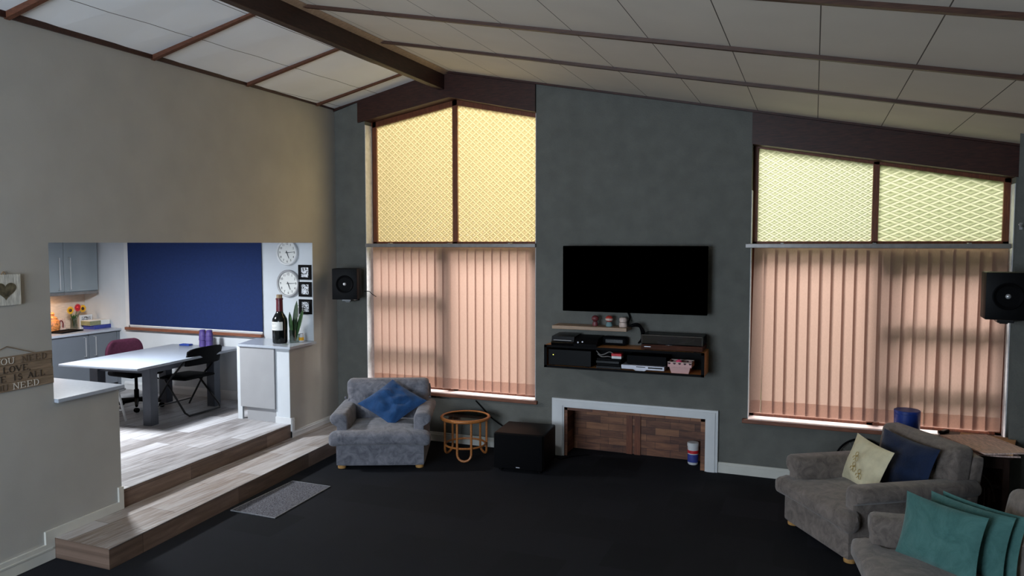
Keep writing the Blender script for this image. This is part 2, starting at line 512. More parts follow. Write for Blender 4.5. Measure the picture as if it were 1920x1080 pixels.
M['cloud'] = plain('hedge_leaves', (70, 96, 44), 0.8, 0.4, 6, 0.6, 12)


# ------------------------------------------------------------------ mesh helpers
def obj(name, bm, mat, parent=None, smooth=True, angle=38, loc=None, rot=None):
    me = bpy.data.meshes.new(name)
    bmesh.ops.recalc_face_normals(bm, faces=bm.faces)
    bm.to_mesh(me)
    bm.free()
    if smooth:
        for p in me.polygons:
            p.use_smooth = True
        me.set_sharp_from_angle(angle=R(angle))
    mats = mat if isinstance(mat, (list, tuple)) else [mat]
    for m in mats:
        me.materials.append(M[m] if isinstance(m, str) else m)
    o = bpy.data.objects.new(name, me)
    COL.objects.link(o)
    if parent:
        o.parent = parent
    if loc is not None:
        o.location = loc
    if rot is not None:
        o.rotation_euler = rot if not isinstance(rot, (int, float)) else (0, 0, rot)
    return o


def tag(o, label, cat=None, group=None, kind=None):
    o['label'] = label
    if cat: o['category'] = cat
    if group: o['group'] = group
    if kind: o['kind'] = kind
    return o


def thing(name, label, cat, loc=(0, 0, 0), rotz=0.0, group=None):
    o = bpy.data.objects.new(name, None)
    o.empty_display_size = 0.1
    COL.objects.link(o)
    o.location = loc
    o.rotation_euler = (0, 0, rotz)
    return tag(o, label, cat, group)


def struct(name, bm, mat, label, smooth=False):
    return tag(obj(name, bm, mat, None, smooth), label, kind='structure')


def dup(root, loc, rotz=None, label=None, group=None, cat=None):
    def rec(o, parent):
        c = o.copy()
        COL.objects.link(c)
        if parent: c.parent = parent
        for ch in list(o.children):
            rec(ch, c)
        return c
    r = rec(root, None)
    r.location = loc
    if rotz is not None: r.rotation_euler = (0, 0, rotz)
    if label: r['label'] = label
    if group: r['group'] = group
    if cat: r['category'] = cat
    return r


def B():
    return bmesh.new()


def hexa(bm, p):
    """eight corners: bottom four (counter-clockwise), top four"""
    v = [bm.verts.new(q) for q in p]
    for f in ((3, 2, 1, 0), (4, 5, 6, 7), (0, 1, 5, 4), (1, 2, 6, 5), (2, 3, 7, 6), (3, 0, 4, 7)):
        bm.faces.new([v[i] for i in f])
    return v


def box(bm, x0, x1, y0, y1, z0, z1, bevel=0.0, seg=2):
    v = hexa(bm, [(x0, y0, z0), (x1, y0, z0), (x1, y1, z0), (x0, y1, z0), (x0, y0, z1), (x1, y0, z1), (x1, y1, z1), (x0, y1, z1)])
    if bevel:
        es = list({e for q in v for e in q.link_edges})
        bmesh.ops.bevel(bm, geom=es, offset=bevel, segments=seg, profile=0.5, affect='EDGES')
    return bm


def boxc(c, s, bevel=0.0, seg=2):
    bm = B()
    return box(bm, c[0] - s[0] / 2, c[0] + s[0] / 2, c[1] - s[1] / 2, c[1] + s[1] / 2, c[2] - s[2] / 2, c[2] + s[2] / 2, bevel, seg)


def prism(bm, pts, a0, a1, fn):
    """a polygon pushed from a0 to a1; fn(p, a) gives the 3D corner"""
    lo = [bm.verts.new(fn(p, a0)) for p in pts]
    hi = [bm.verts.new(fn(p, a1)) for p in pts]
    n = len(pts)
    bm.faces.new(lo)
    bm.faces.new(hi[::-1])
    for i in range(n):
        bm.faces.new((lo[i], lo[(i + 1) % n], hi[(i + 1) % n], hi[i]))
    return bm


XZ = lambda p, a: (p[0], a, p[1])
YZ = lambda p, a: (a, p[0], p[1])
XY = lambda p, a: (p[0], p[1], a)


def tube(bm, pts, r, n=10, closed=False):
    pts = [Vector(p) for p in pts]
    k = len(pts)
    rings = []
    nrm = None
    for i, p in enumerate(pts):
        a = pts[(i - 1) % k] if (closed or i > 0) else p
        c = pts[(i + 1) % k] if (closed or i < k - 1) else p
        t = (c - a).normalized()
        if nrm is None:
            nrm = t.orthogonal().normalized()
        else:
            nrm = (nrm - t * nrm.dot(t))
            nrm = nrm.normalized() if nrm.length > 1e-6 else t.orthogonal().normalized()
        bn = t.cross(nrm)
        rr = r[i] if isinstance(r, (list, tuple)) else r
        rings.append([bm.verts.new(p + (nrm * math.cos(2 * PI * j / n) + bn * math.sin(2 * PI * j / n)) * rr) for j in range(n)])
    m = k if closed else k - 1
    for i in range(m):
        A, C = rings[i], rings[(i + 1) % k]
        for j in range(n):
            bm.faces.new((A[j], A[(j + 1) % n], C[(j + 1) % n], C[j]))
    if not closed:
        bm.faces.new(rings[0][::-1])
        bm.faces.new(rings[-1])
    return bm


def lathe(bm, prof, c=(0, 0, 0), n=32, axis='z'):
    rings = []
    for r, z in prof:
        ring = []
        for j in range(n):
            a = 2 * PI * j / n
            if axis == 'z': q = (c[0] + r * math.cos(a), c[1] + r * math.sin(a), c[2] + z)
            else: q = (c[0] + r * math.cos(a), c[1] - z, c[2] + r * math.sin(a))
            ring.append(bm.verts.new(q))
        rings.append(ring)
    for i in range(len(rings) - 1):
        for j in range(n):
            bm.faces.new((rings[i][j], rings[i][(j + 1) % n], rings[i + 1][(j + 1) % n], rings[i + 1][j]))
    if prof[0][0] > 1e-5: bm.faces.new(rings[0][::-1])
    if prof[-1][0] > 1e-5: bm.faces.new(rings[-1])
    bmesh.ops.remove_doubles(bm, verts=bm.verts, dist=1e-6)
    return bm


def arc(cx, cy, r, a0, a1, n):
    return [(cx + r * math.cos(a0 + (a1 - a0) * i / n), cy + r * math.sin(a0 + (a1 - a0) * i / n)) for i in range(n + 1)]


def smoothpath(pts, n=6):
    """Catmull-Rom through the points"""
    P = [Vector(p) for p in pts]
    P = [P[0] * 2 - P[1]] + P + [P[-1] * 2 - P[-2]]
    out = []
    for i in range(1, len(P) - 2):
        for k in range(n):
            t = k / n
            a, b, c, d = P[i - 1], P[i], P[i + 1], P[i + 2]
            out.append(0.5 * ((2 * b) + (c - a) * t + (2 * a - 5 * b + 4 * c - d) * t * t + (3 * b - a - 3 * c + d) * t ** 3))
    out.append(P[-2])
    return out


def rbox(x0, x1, y0, y1, z0, z1, r, cuts=10, fn=None):
    """rounded soft box on a fine grid; fn(co, u) may push a vertex about (u in -1..1)"""
    bm = B()
    bmesh.ops.create_cube(bm, size=2.0)
    bmesh.ops.subdivide_edges(bm, edges=bm.edges, cuts=cuts, use_grid_fill=True)
    h = Vector(((x1 - x0) / 2, (y1 - y0) / 2, (z1 - z0) / 2))
    c = Vector(((x1 + x0) / 2, (y1 + y0) / 2, (z1 + z0) / 2))
    for v in bm.verts:
        u = v.co.copy()
        p = Vector(u[i] * h[i] for i in range(3))
        q = Vector(max(-(h[i] - r), min(h[i] - r, p[i])) for i in range(3))
        # concentrate grid lines in the rounding
        d = p - q
        if d.length > 1e-9:
            m = max(abs(d.x), abs(d.y), abs(d.z))
            p = q + d.normalized() * r if m > 1e-9 else p
        p = p + c
        if fn: p = fn(p, u)
        v.co = p
    return bm


def pillow_bm(w, h, t, n=22, seed=0, pinch=0.07, wrinkle=0.012):
    """a scatter cushion lying in its own XZ plane, front towards -Y"""
    bm = B()
    grid = {}
    for s in (-1, 1):
        for i in range(n + 1):
            for j in range(n + 1):
                u, v = 2 * i / n - 1, 2 * j / n - 1
                edge = abs(u) >= 0.999 or abs(v) >= 0.999
                if s == 1 and edge:
                    grid[(1, i, j)] = grid[(-1, i, j)]
                    continue
                x = u * w / 2 * (1 - pinch * (1 - v * v) * u * u)
                z = v * h / 2 * (1 - pinch * (1 - u * u) * v * v)
                th = t / 2 * max(0.0, (1 - u ** 4) * (1 - v ** 4)) ** 0.55 * (0.55 + 0.45 * (1 - u * u) * (1 - v * v))
                wr = noise.noise(Vector((u * 2.1 + seed * 7, v * 2.1, s * 3.0))) * wrinkle * (1 - u * u) * (1 - v * v) * 2
                wr += abs(noise.noise(Vector((u * 1.2 + v * 2.6 + seed, v * 5.0 - u * 3, s * 2.0 + seed)))) * -wrinkle * (1 - u ** 4) * (1 - v ** 4)
                grid[(s, i, j)] = bm.verts.new((x, s * th + (s * wr if not edge else 0), z))
    for s in (-1, 1):
        for i in range(n):
            for j in range(n):
                q = [grid[(s, i, j)], grid[(s, i + 1, j)], grid[(s, i + 1, j + 1)], grid[(s, i, j + 1)]]
                bm.faces.new(q if s == -1 else q[::-1])
    return bm


def place(o, c, xdir, zdir):
    """stand an object's X along xdir and its Z along zdir, origin at c"""
    x = Vector(xdir).normalized()
    z = Vector(zdir)
    z = (z - x * z.dot(x)).normalized()
    y = z.cross(x)
    o.matrix_world = Matrix(((x.x, y.x, z.x, c[0]), (x.y, y.y, z.y, c[1]), (x.z, y.z, z.z, c[2]), (0, 0, 0, 1)))


def text_bm(body, size, depth=0.001, align='CENTER'):
    cu = bpy.data.curves.new('t', 'FONT')
    cu.body = body
    cu.size = size
    cu.extrude = depth
    cu.resolution_u = 2
    cu.align_x = align
    cu.align_y = 'CENTER'
    o = bpy.data.objects.new('t', cu)
    COL.objects.link(o)
    bpy.context.view_layer.update()
    me = bpy.data.meshes.new_from_object(o.evaluated_get(bpy.context.evaluated_depsgraph_get()))
    bpy.data.objects.remove(o)
    bm = B()
    bm.from_mesh(me)
    bpy.data.meshes.remove(me)
    bpy.data.curves.remove(cu)
    return bm


def merge(bm, other, mat4):
    other.transform(mat4)
    me = bpy.data.meshes.new('m')
    other.to_mesh(me)
    other.free()
    bm.from_mesh(me)
    bpy.data.meshes.remove(me)

# ================================================================== THE SETTING
D = 8.3                                     # face of the far wall
XR, YF = 2.45, -1.6                         # right wall, wall behind the camera
KZ, KD, KX, KC = 0.33, 8.09, -10.3, 2.72    # kitchen floor height, far wall, left wall, ceiling
LW_ROT = R(94.03)


def LWX(y): return -5.55 - 0.0705 * (y - 3.9)
def eave(y): return 4.16 + 0.0187 * (y - 3.75)
def roof(x): return 4.60 - 0.1975 * (x + 4.24)
def onL(px, py, off=0.0):
    """a pixel on the left wall (off metres in front of it)"""
    d = ray(px, py)
    nx, ny = 0.99752, 0.07033
    k = ((LWX(3.9) + off - _c.x) * nx + (3.9 - _c.y) * ny + off * 0) / (d.x * nx + d.y * ny)
    return _c + d * k


# --- floors
bm = B(); box(bm, -5.95, XR + 0.1, YF - 0.1, 8.75, -0.12, 0.0)
struct('floor', bm, 'carpet', 'near-black carpet tiles covering the sunken living room')
bm = B()
pts = [(KX - 0.1, 1.4), (LWX(1.4) - 0.21, 1.4), (LWX(4.70) - 0.21, 4.70), (LWX(4.70) - 0.004, 4.70), (LWX(7.22) - 0.004, 7.22), (LWX(7.22) - 0.21, 7.22), (LWX(8.3) - 0.21, 8.3), (KX - 0.1, 8.3)]
prism(bm, pts, 0.0, KZ, XY)
for f in bm.faces:
    if abs(f.normal.z) < 0.5: f.material_index = 1
bm.normal_update()
for f in bm.faces:
    f.material_index = 0 if abs(f.normal.z) > 0.5 else 1
struct('floor_kitchen', bm, ['plank', 'plank_riser'], 'grey wood-look plank floor of the raised kitchen')
# --- the long step in front of the opening
bm = B()
def SX(y): return -4.95 - 0.085 * (y - 4.03)
pts = [(LWX(4.02) + 0.003, 4.02), (SX(4.02), 4.02), (SX(8.29), 8.29), (LWX(8.29) + 0.003, 8.29)]
prism(bm, pts, 0.0, 0.165, XY)
bm.normal_update()
for f in bm.faces:
    f.material_index = 0 if abs(f.normal.z) > 0.5 else 1
struct('step', bm, ['plank_step', 'plank_riser'], 'long wood-look step leading up to the kitchen opening')
bm = B()
tube(bm, [(SX(4.02) + 0.002, 4.02, 0.163), (SX(8.29) + 0.002, 8.29, 0.163)], 0.004, 6)
tube(bm, [(LWX(4.70) + 0.0, 4.70, KZ - 0.003), (LWX(7.22), 7.22, KZ - 0.003)], 0.004, 6)
struct('trim_8', bm, 'rail', 'thin metal edge along the step nosings')

# --- left wall with the wide kitchen opening (one outline: passage, two half walls, lintel)
bm = B()
pts = [(YF - 0.1, 0), (4.70, 0), (4.70, 1.235), (4.07, 1.235), (4.07, 2.505), (7.745, 2.505), (7.745, 1.235), (7.22, 1.235), (7.22, 0), (8.45, 0), (8.45, eave(8.45) + 0.12), (YF - 0.1, eave(YF - 0.1) + 0.12)]
prism(bm, pts, 0.0, -0.2, lambda p, a: (LWX(p[0]) + a, p[0], p[1]))
struct('wall_left', bm, 'wall_light', 'light grey wall with a wide opening into the kitchen')

# --- far wall: gable outline with two tall window openings and the fireplace recess
W1L, W1R, W2L, W2R, SILL = -5.40, -3.05, -0.625, 1.74, 0.62
bm = B()
pts = [(-6.1, 0), (-2.68, 0), (-2.68, 0.585), (-1.06, 0.585), (-1.06, 0), (XR + 0.1, 0), (XR + 0.1, roof(XR) + 0.05), (W2R, roof(W2R) + 0.05), (W2R, SILL), (W2L, SILL), (W2L, roof(W2L) + 0.05), (W1R, roof(W1R) + 0.05), (W1R, SILL), (W1L, SILL), (W1L, 4.36), (-6.1, 4.30)]
prism(bm, pts, D, D + 0.30, XZ)
struct('wall_back', bm, 'wall_grey', 'dark grey rough-plastered far wall between the windows')
# white-painted reveals lining the two window openings
for n_, (xa, xb, zt) in enumerate(((W1L, W1R, 4.02), (W2L, W2R, 3.06))):
    bm = B()
    box(bm, xa - 0.001, xa + 0.006, D + 0.002, D + 0.16, SILL, zt)
    box(bm, xb - 0.006, xb + 0.001, D + 0.002, D + 0.16, SILL, zt)
    struct('trim_%d' % (n_ + 1), bm, 'reveal', 'white textured plaster lining the %s window recess' % ('gable' if n_ == 0 else 'right-hand'))

# --- right wall: a splayed pier beside the window, then the side wall; and the wall behind the camera with its window
PIER = [(W2R + 0.02, D), (1.622, 7.65), (XR, 7.65), (XR, D)]
bm = B(); prism(bm, PIER, 0.0, roof(1.5), XY)
for v in bm.verts:
    if v.co.z > 1: v.co.z = roof(v.co.x) + 0.03
struct('wall_right_pier', bm, 'wall_grey', 'dark grey-green pier at the right edge beside the window')
bm = B()
pts = [(YF - 0.1, 0), (8.6, 0), (8.6, roof(XR) + 0.06), (YF - 0.1, roof(XR) + 0.06)]
prism(bm, pts, XR, XR + 0.2, YZ)
struct('wall_right', bm, 'wall_grey', 'dark grey right side wall of the room')
FW = (-4.8, -1.8, 0.85, 3.2)
bm = B()
pts = [(-6.2, 0), (XR + 0.2, 0), (XR + 0.2, roof(XR) + 0.06), (-4.27, 4.66), (-6.2, 4.15)]
x0, x1, z0, z1 = FW
for poly in ([(-6.2, 0), (x0, 0), (x0, 4.5), (-6.2, 4.15)], [(x1, 0), (XR + 0.2, 0), (XR + 0.2, roof(XR) + 0.06), (x1, roof(x1) + 0.06)],
             [(x0, 0), (x1, 0), (x1, z0), (x0, z0)], [(x0, z1), (x1, z1), (x1, roof(x1) + 0.06), (-4.27, 4.66), (x0, 4.5)]):
    prism(bm, poly, YF - 0.2, YF, XZ)
struct('wall_front', bm, 'wall_light', 'light grey wall behind the viewer with a wide window')
bm = B()
for a, b_, c, d in ((x0, x1, z0, z0 + 0.06), (x0, x1, z1 - 0.06, z1), (x0, x0 + 0.06, z0, z1), (x1 - 0.06, x1, z0, z1), (x0 + 0.97, x0 + 1.03, z0, z1), (x0 + 1.97, x0 + 2.03, z0, z1)):
    box(bm, a, b_, YF - 0.14, YF - 0.08, c, d)
w4 = tag(obj('window_4', bm, 'frame', None, False), 'wide timber window behind the viewer', kind='structure')
obj('pane', box(B(), x0, x1, YF - 0.112, YF - 0.106, z0, z1), 'pane', w4, False)

# --- ceiling: right slope, left slope (meeting under the ridge beam)
bm = B()
hexa(bm, [(-4.27, YF - 0.2, 4.606), (XR + 0.2, YF - 0.2, roof(XR + 0.2)), (XR + 0.2, 8.7, roof(XR + 0.2)), (-4.27, 8.7, 4.606),
          (-4.27, YF - 0.2, 4.68), (XR + 0.2, YF - 0.2, roof(XR + 0.2) + 0.07), (XR + 0.2, 8.7, roof(XR + 0.2) + 0.07), (-4.27, 8.7, 4.68)])
struct('ceiling', bm, 'ceil_r', 'sloping ceiling boards right of the ridge beam, coloured darker for less light')
bm = B()
N = 16
rows = []
for i in range(N + 1):
    y = YF - 0.2 + (8.7 - YF + 0.2) * i / N
    xa, za = LWX(y) - 0.25, eave(y) - 0.05
    rows.append([bm.verts.new((xa, y, za)), bm.verts.new((-4.27, y, 4.606)), bm.verts.new((-4.27, y, 4.68)), bm.verts.new((xa, y, za + 0.08))])
for i in range(N):
    for j in range(4):
        bm.faces.new((rows[i][j], rows[i][(j + 1) % 4], rows[i + 1][(j + 1) % 4], rows[i + 1][j]))
bm.faces.new(rows[0]); bm.faces.new(rows[-1][::-1])
struct('ceiling_left_slope', bm, 'ceil_l', 'sloping ceiling boards left of the ridge beam, coloured brighter as the lit slope')

# --- ridge beam, window head beams, battens
bm = B(); box(bm, -4.315, -4.235, YF, D + 0.02, 4.375, 4.66, 0.004, 1)
struct('beam', bm, 'beam_y', 'dark timber ridge beam running the length of the ceiling')
bm = B(); hexa(bm, [(-4.235, YF, 4.555), (-4.15, YF, 4.578), (-4.15, D, 4.578), (-4.235, D, 4.555), (-4.235, YF, 4.60), (-4.15, YF, 4.60), (-4.15, D, 4.60), (-4.235, D, 4.60)])
struct('trim_9', bm, 'shelf', 'pale cover strip between ridge beam and right ceiling slope')
bm = B(); prism(bm, [(-5.49, 4.05), (-4.17, 4.28), (-3.052, 4.03), (-3.052, roof(-3.052) + 0.02), (-4.24, 4.62), (-5.49, 4.34)], D - 0.03, D + 0.26, XZ)
struct('beam_over_gable_window', bm, 'beam', 'dark timber head beam above the gable window')
bm = B(); prism(bm, [(-0.628, 3.54), (XR - 0.01, 3.535 - 0.178 * (XR + 0.59)), (XR - 0.01, roof(XR) + 0.02), (-0.628, roof(-0.628) + 0.02)], D - 0.03, D + 0.26, XZ)
struct('beam_over_right_window', bm, 'beam', 'dark timber head beam above the right-hand window')
k_ = 0
for y in (4.255, 5.52, 6.78):
    bm = B()
    hexa(bm, [(-4.23, y - 0.02, roof(-4.23) - 0.028), (XR, y - 0.02, roof(XR) - 0.028), (XR, y + 0.02, roof(XR) - 0.028), (-4.23, y + 0.02, roof(-4.23) - 0.028),
              (-4.23, y - 0.022, roof(-4.23) + 0.01), (XR, y - 0.022, roof(XR) + 0.01), (XR, y + 0.022, roof(XR) + 0.01), (-4.23, y + 0.022, roof(-4.23) + 0.01)])
    k_ += 1
    struct('batten' + ('' if k_ == 1 else '.%03d' % (k_ - 1)), bm, 'batten_dark', 'brown ceiling batten across the right slope, %s' % {1: 'nearest the viewer', 2: 'middle one', 3: 'nearest the far wall'}[k_])
for y0, y1 in ((3.80, 4.00), (5.20, 5.36), (6.53, 6.63), (7.88, 7.90)):
    bm = B()
    xa = LWX(y0); za = eave(y0)
    def bz(x, y): return za + (4.60 - za) * (x - xa) / (-4.31 - xa)
    hexa(bm, [(xa, y0 - 0.022, za - 0.02), (-4.31, y1 - 0.022, 4.575), (-4.31, y1 + 0.022, 4.575), (xa, y0 + 0.022, za - 0.02),
              (xa, y0 - 0.024, za + 0.03), (-4.31, y1 - 0.024, 4.62), (-4.31, y1 + 0.024, 4.62), (xa, y0 + 0.024, za + 0.03)])
    k_ += 1
    struct('batten.%03d' % (k_ - 1), bm, 'batten', 'brown ceiling batten across the left slope, %s' % {4: 'at the left edge of the view', 5: 'second from the left edge', 6: 'third from the left edge', 7: 'nearest the far wall'}[k_])
# dark cornice strips with a pale shadow gap
bm = B(); hexa(bm, [(LWX(YF), YF, eave(YF) - 0.012), (LWX(YF) + 0.02, YF, eave(YF) - 0.012), (LWX(D) + 0.02, D, eave(D) - 0.012), (LWX(D), D, eave(D) - 0.012),
                    (LWX(YF), YF, eave(YF) + 0.04), (LWX(YF) + 0.02, YF, eave(YF) + 0.04), (LWX(D) + 0.02, D, eave(D) + 0.04), (LWX(D), D, eave(D) + 0.04)])
struct('trim_3', bm, 'beam', 'dark cornice strip along the top of the left wall')
bm = B(); hexa(bm, [(-4.235, D - 0.075, roof(-4.235) - 0.022), (XR, D - 0.075, roof(XR) - 0.022), (XR, D - 0.045, roof(XR) - 0.022), (-4.235, D - 0.045, roof(-4.235) - 0.022),
                    (-4.235, D - 0.075, roof(-4.235) + 0.01), (XR, D - 0.075, roof(XR) + 0.01), (XR, D - 0.045, roof(XR) + 0.01), (-4.235, D - 0.045, roof(-4.235) + 0.01)])
struct('trim_4', bm, 'beam', 'dark cornice strip along the top of the far wall')
bm = B(); hexa(bm, [(LWX(D), D - 0.03, eave(D) - 0.03), (-5.49, D - 0.03, 4.315), (-5.49, D, 4.315), (LWX(D), D, eave(D) - 0.03), (LWX(D), D - 0.03, eave(D) + 0.02), (-5.49, D - 0.03, 4.37), (-5.49, D, 4.37), (LWX(D), D, eave(D) + 0.02)])
struct('trim_5', bm, 'beam', 'short dark cornice strip above the corner speaker')

# --- baseboards
def skirt(x0, x1, z=0.115):
    bm = B()
    prism(bm, [(D, 0), (D - 0.02, 0), (D - 0.02, z - 0.03), (D - 0.014, z - 0.025), (D - 0.014, z - 0.006), (D - 0.008, z), (D, z)], x0, x1, YZ)
    return bm
struct('baseboard_back', skirt(-5.15, -2.84), 'cream_trim', 'cream skirting board below the gable window')
struct('baseboard_back_right', skirt(-0.92, XR), 'cream_trim', 'cream skirting board right of the fireplace')
def skirtL(bm, y0, y1, z0, z1, t=0.02):
    prism(bm, [(y0, z0), (y1, z0), (y1, z1), (y0, z1)], 0.0, t, lambda p, a: (LWX(p[0]) + a, p[0], p[1]))
    prism(bm, [(y0, z1 - 0.03), (y1, z1 - 0.03), (y1, z1 - 0.022), (y0, z1 - 0.022)], 0.0, t + 0.006, lambda p, a: (LWX(p[0]) + a, p[0], p[1]))
bm = B()
LP = lambda p, a: (LWX(p[0]) + a, p[0], p[1])
prism(bm, [(YF, 0), (4.018, 0), (4.018, 0.166), (4.705, 0.166), (4.705, 0.365), (4.655, 0.365), (4.655, 0.238), (3.94, 0.238), (3.94, 0.135), (YF, 0.135)], 0.0, 0.02, LP)
prism(bm, [(YF, 0.085), (4.0, 0.085), (4.0, 0.098), (YF, 0.098)], 0.018, 0.025, LP)
struct('baseboard_left', bm, 'cream_trim', 'cream skirting board stepping up over the step at the near half wall')
bm = B(); skirtL(bm, 7.215, 8.28, 0.165, 0.24, 0.022); skirtL(bm, 7.215, 7.265, 0.165, 0.40, 0.024)
prism(bm, [(LWX(7.22) - 0.21, 7.22), (LWX(7.22) + 0.02, 7.22), (LWX(7.22) + 0.02, 7.20), (LWX(7.22) - 0.21, 7.20)], KZ, KZ + 0.075, XY)
struct('baseboard_pillar', bm, 'white', 'white skirting board around the foot of the far half wall')
# white end face of the far half wall
bm = B(); box(bm, LWX(7.22) - 0.205, LWX(7.22) - 0.002, 7.212, 7.222, KZ, 1.235)
struct('trim_6', bm, 'wall_white', 'white painted end face of the far half wall')
bm = B(); prism(bm, [(LWX(7.745) - 0.20, 7.738), (LWX(7.745) - 0.002, 7.738), (LWX(7.745) - 0.002, 7.747), (LWX(7.745) - 0.20, 7.747)], 1.27, 2.505, XY)
struct('trim_7', bm, 'wall_white', 'white painted end face of the wall beside the clocks')

# --- kitchen shell
KWIN = (-9.38, -6.92, 1.265, 2.62)
bm = B()
prism(bm, [(KX - 0.1, 0), (-5.9, 0), (-5.9, KC + 0.1), (KWIN[1], KC + 0.1), (KWIN[1], KWIN[2]), (KWIN[0], KWIN[2]), (KWIN[0], KWIN[3]), (KWIN[1], KWIN[3]), (KWIN[1], KC + 0.1), (KX - 0.1, KC + 0.1)], KD, KD + 0.15, XZ)
struct('wall_kitchen_back', bm, 'wall_white', 'pale kitchen wall around the window with the blue blind')
bm = B(); box(bm, KX - 0.15, KX, 1.3, 8.3, 0, KC + 0.1)
struct('wall_kitchen_left', bm, 'tiles', 'pale tiled kitchen wall behind the worktop')
bm = B(); box(bm, KX - 0.1, -5.4, 1.2, 1.4, 0, KC + 0.1)
struct('wall_kitchen_front', bm, 'wall_white', 'pale kitchen wall out of view')
bm = B(); prism(bm, [(KX - 0.1, 1.3), (LWX(1.3) - 0.1, 1.3), (LWX(8.2) - 0.1, 8.2), (KX - 0.1, 8.2)], KC, KC + 0.1, XY)
struct('ceiling_kitchen', bm, 'wall_white', 'white kitchen ceiling')
bm = B()
prism(bm, [(KD, KZ), (KD - 0.02, KZ), (KD - 0.02, KZ + 0.09), (KD - 0.01, KZ + 0.115), (KD, KZ + 0.115)], -9.5, -5.99, YZ)
prism(bm, [(KD - 0.018, KZ + 0.075), (KD - 0.025, KZ + 0.075), (KD - 0.025, KZ + 0.085), (KD - 0.018, KZ + 0.085)], -9.5, -5.99, YZ)
struct('baseboard_kitchen', bm, 'white', 'white skirting board along the kitchen window wall')
w3 = tag(obj('window_3', box(box(box(box(B(), KWIN[0] - 0.03, KWIN[1] + 0.0, KD + 0.05, KD + 0.09, KWIN[2], KWIN[2] + 0.05), KWIN[0], KWIN[0] + 0.05, KD + 0.05, KD + 0.09, KWIN[2], KWIN[3]), KWIN[1] - 0.05, KWIN[1], KD + 0.05, KD + 0.09, KWIN[2], KWIN[3]), -8.17, -8.11, KD + 0.05, KD + 0.09, KWIN[2], KWIN[3]), 'white', None, False),
         'kitchen window hidden behind the blue blind', kind='structure')
obj('pane', box(B(), KWIN[0], KWIN[1], KD + 0.068, KD + 0.072, KWIN[2], KWIN[3]), 'pane', w3, False)
obj('window_sill', box(B(), -9.42, -6.90, KD - 0.06, KD + 0.05, 1.225, 1.265, 0.004, 1), 'sill', w3, False)
obj('window_lining', box(box(B(), KWIN[0] - 0.06, KWIN[0] + 0.02, KD - 0.012, KD + 0.05, 1.265, KWIN[3]), KWIN[0], KWIN[1], KD - 0.012, KD + 0.02, 1.265, 1.295), 'white', w3, False)

# ------------------------------------------------------------------ windows of the far wall
YFR = D + 0.19          # frame plane
RAILZ = 2.50
def fbox(bm, x0, x1, z0, z1, y0=YFR - 0.03, y1=YFR + 0.03):
    return box(bm, x0, x1, y0, y1, z0, z1, 0.004, 1)
# window_1 (gable)
w1 = B()
fbox(w1, W1L + 0.01, W1L + 0.07, SILL, 4.08); fbox(w1, W1R - 0.05, W1R, SILL, 4.08)
fbox(w1, -4.225, -4.155, SILL, 4.29); fbox(w1, W1L, W1R, 2.44, 2.52); fbox(w1, W1L, W1R, SILL, SILL + 0.03)
prism(w1, [(W1L, 4.00), (-4.17, 4.215), (W1R, 3.985), (W1R, 4.05), (-4.17, 4.30), (W1L, 4.08)], YFR - 0.03, YFR + 0.03, XZ)
win1 = tag(obj('window_1', w1, 'frame', None, False), 'gable window with brown timber frame and amber patterned upper panes', kind='structure')
bm = B(); fbox(bm, W1L + 0.07, -4.225, 1.86, 1.93, YFR - 0.04, YFR + 0.04); fbox(bm, W1L + 0.07, -4.225, 1.17, 1.24, YFR - 0.04, YFR + 0.04); fbox(bm, W1L + 0.07, W1L + 0.11, SILL, 2.44, YFR - 0.04, YFR + 0.04); fbox(bm, -4.29, -4.225, SILL, 2.44, YFR - 0.04, YFR + 0.04)
obj('casement', bm, 'frame', win1, False)
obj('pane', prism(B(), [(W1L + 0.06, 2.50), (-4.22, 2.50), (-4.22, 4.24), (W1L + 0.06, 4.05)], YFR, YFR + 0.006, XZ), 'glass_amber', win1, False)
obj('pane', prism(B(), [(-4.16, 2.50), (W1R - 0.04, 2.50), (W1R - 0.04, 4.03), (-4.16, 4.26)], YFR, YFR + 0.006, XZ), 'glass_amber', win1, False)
obj('pane', box(B(), W1L + 0.06, -4.22, YFR, YFR + 0.005, SILL + 0.05, 2.45), 'pane', win1, False)
obj('pane', box(B(), -4.16, W1R - 0.04, YFR, YFR + 0.005, SILL + 0.05, 2.45), 'pane', win1, False)
obj('window_sill', box(B(), W1L - 0.03, W1R + 0.03, D - 0.045, YFR - 0.03, SILL - 0.04, SILL, 0.006, 2), 'sill', win1, False)
obj('sill_glare_strip', box(B(), W1L + 0.008, W1R - 0.008, D - 0.03, YFR - 0.03, SILL - 0.001, SILL + 0.004), 'sill_glare', win1, False)  # pale sheet laid on the wood sill, glare put into its colour
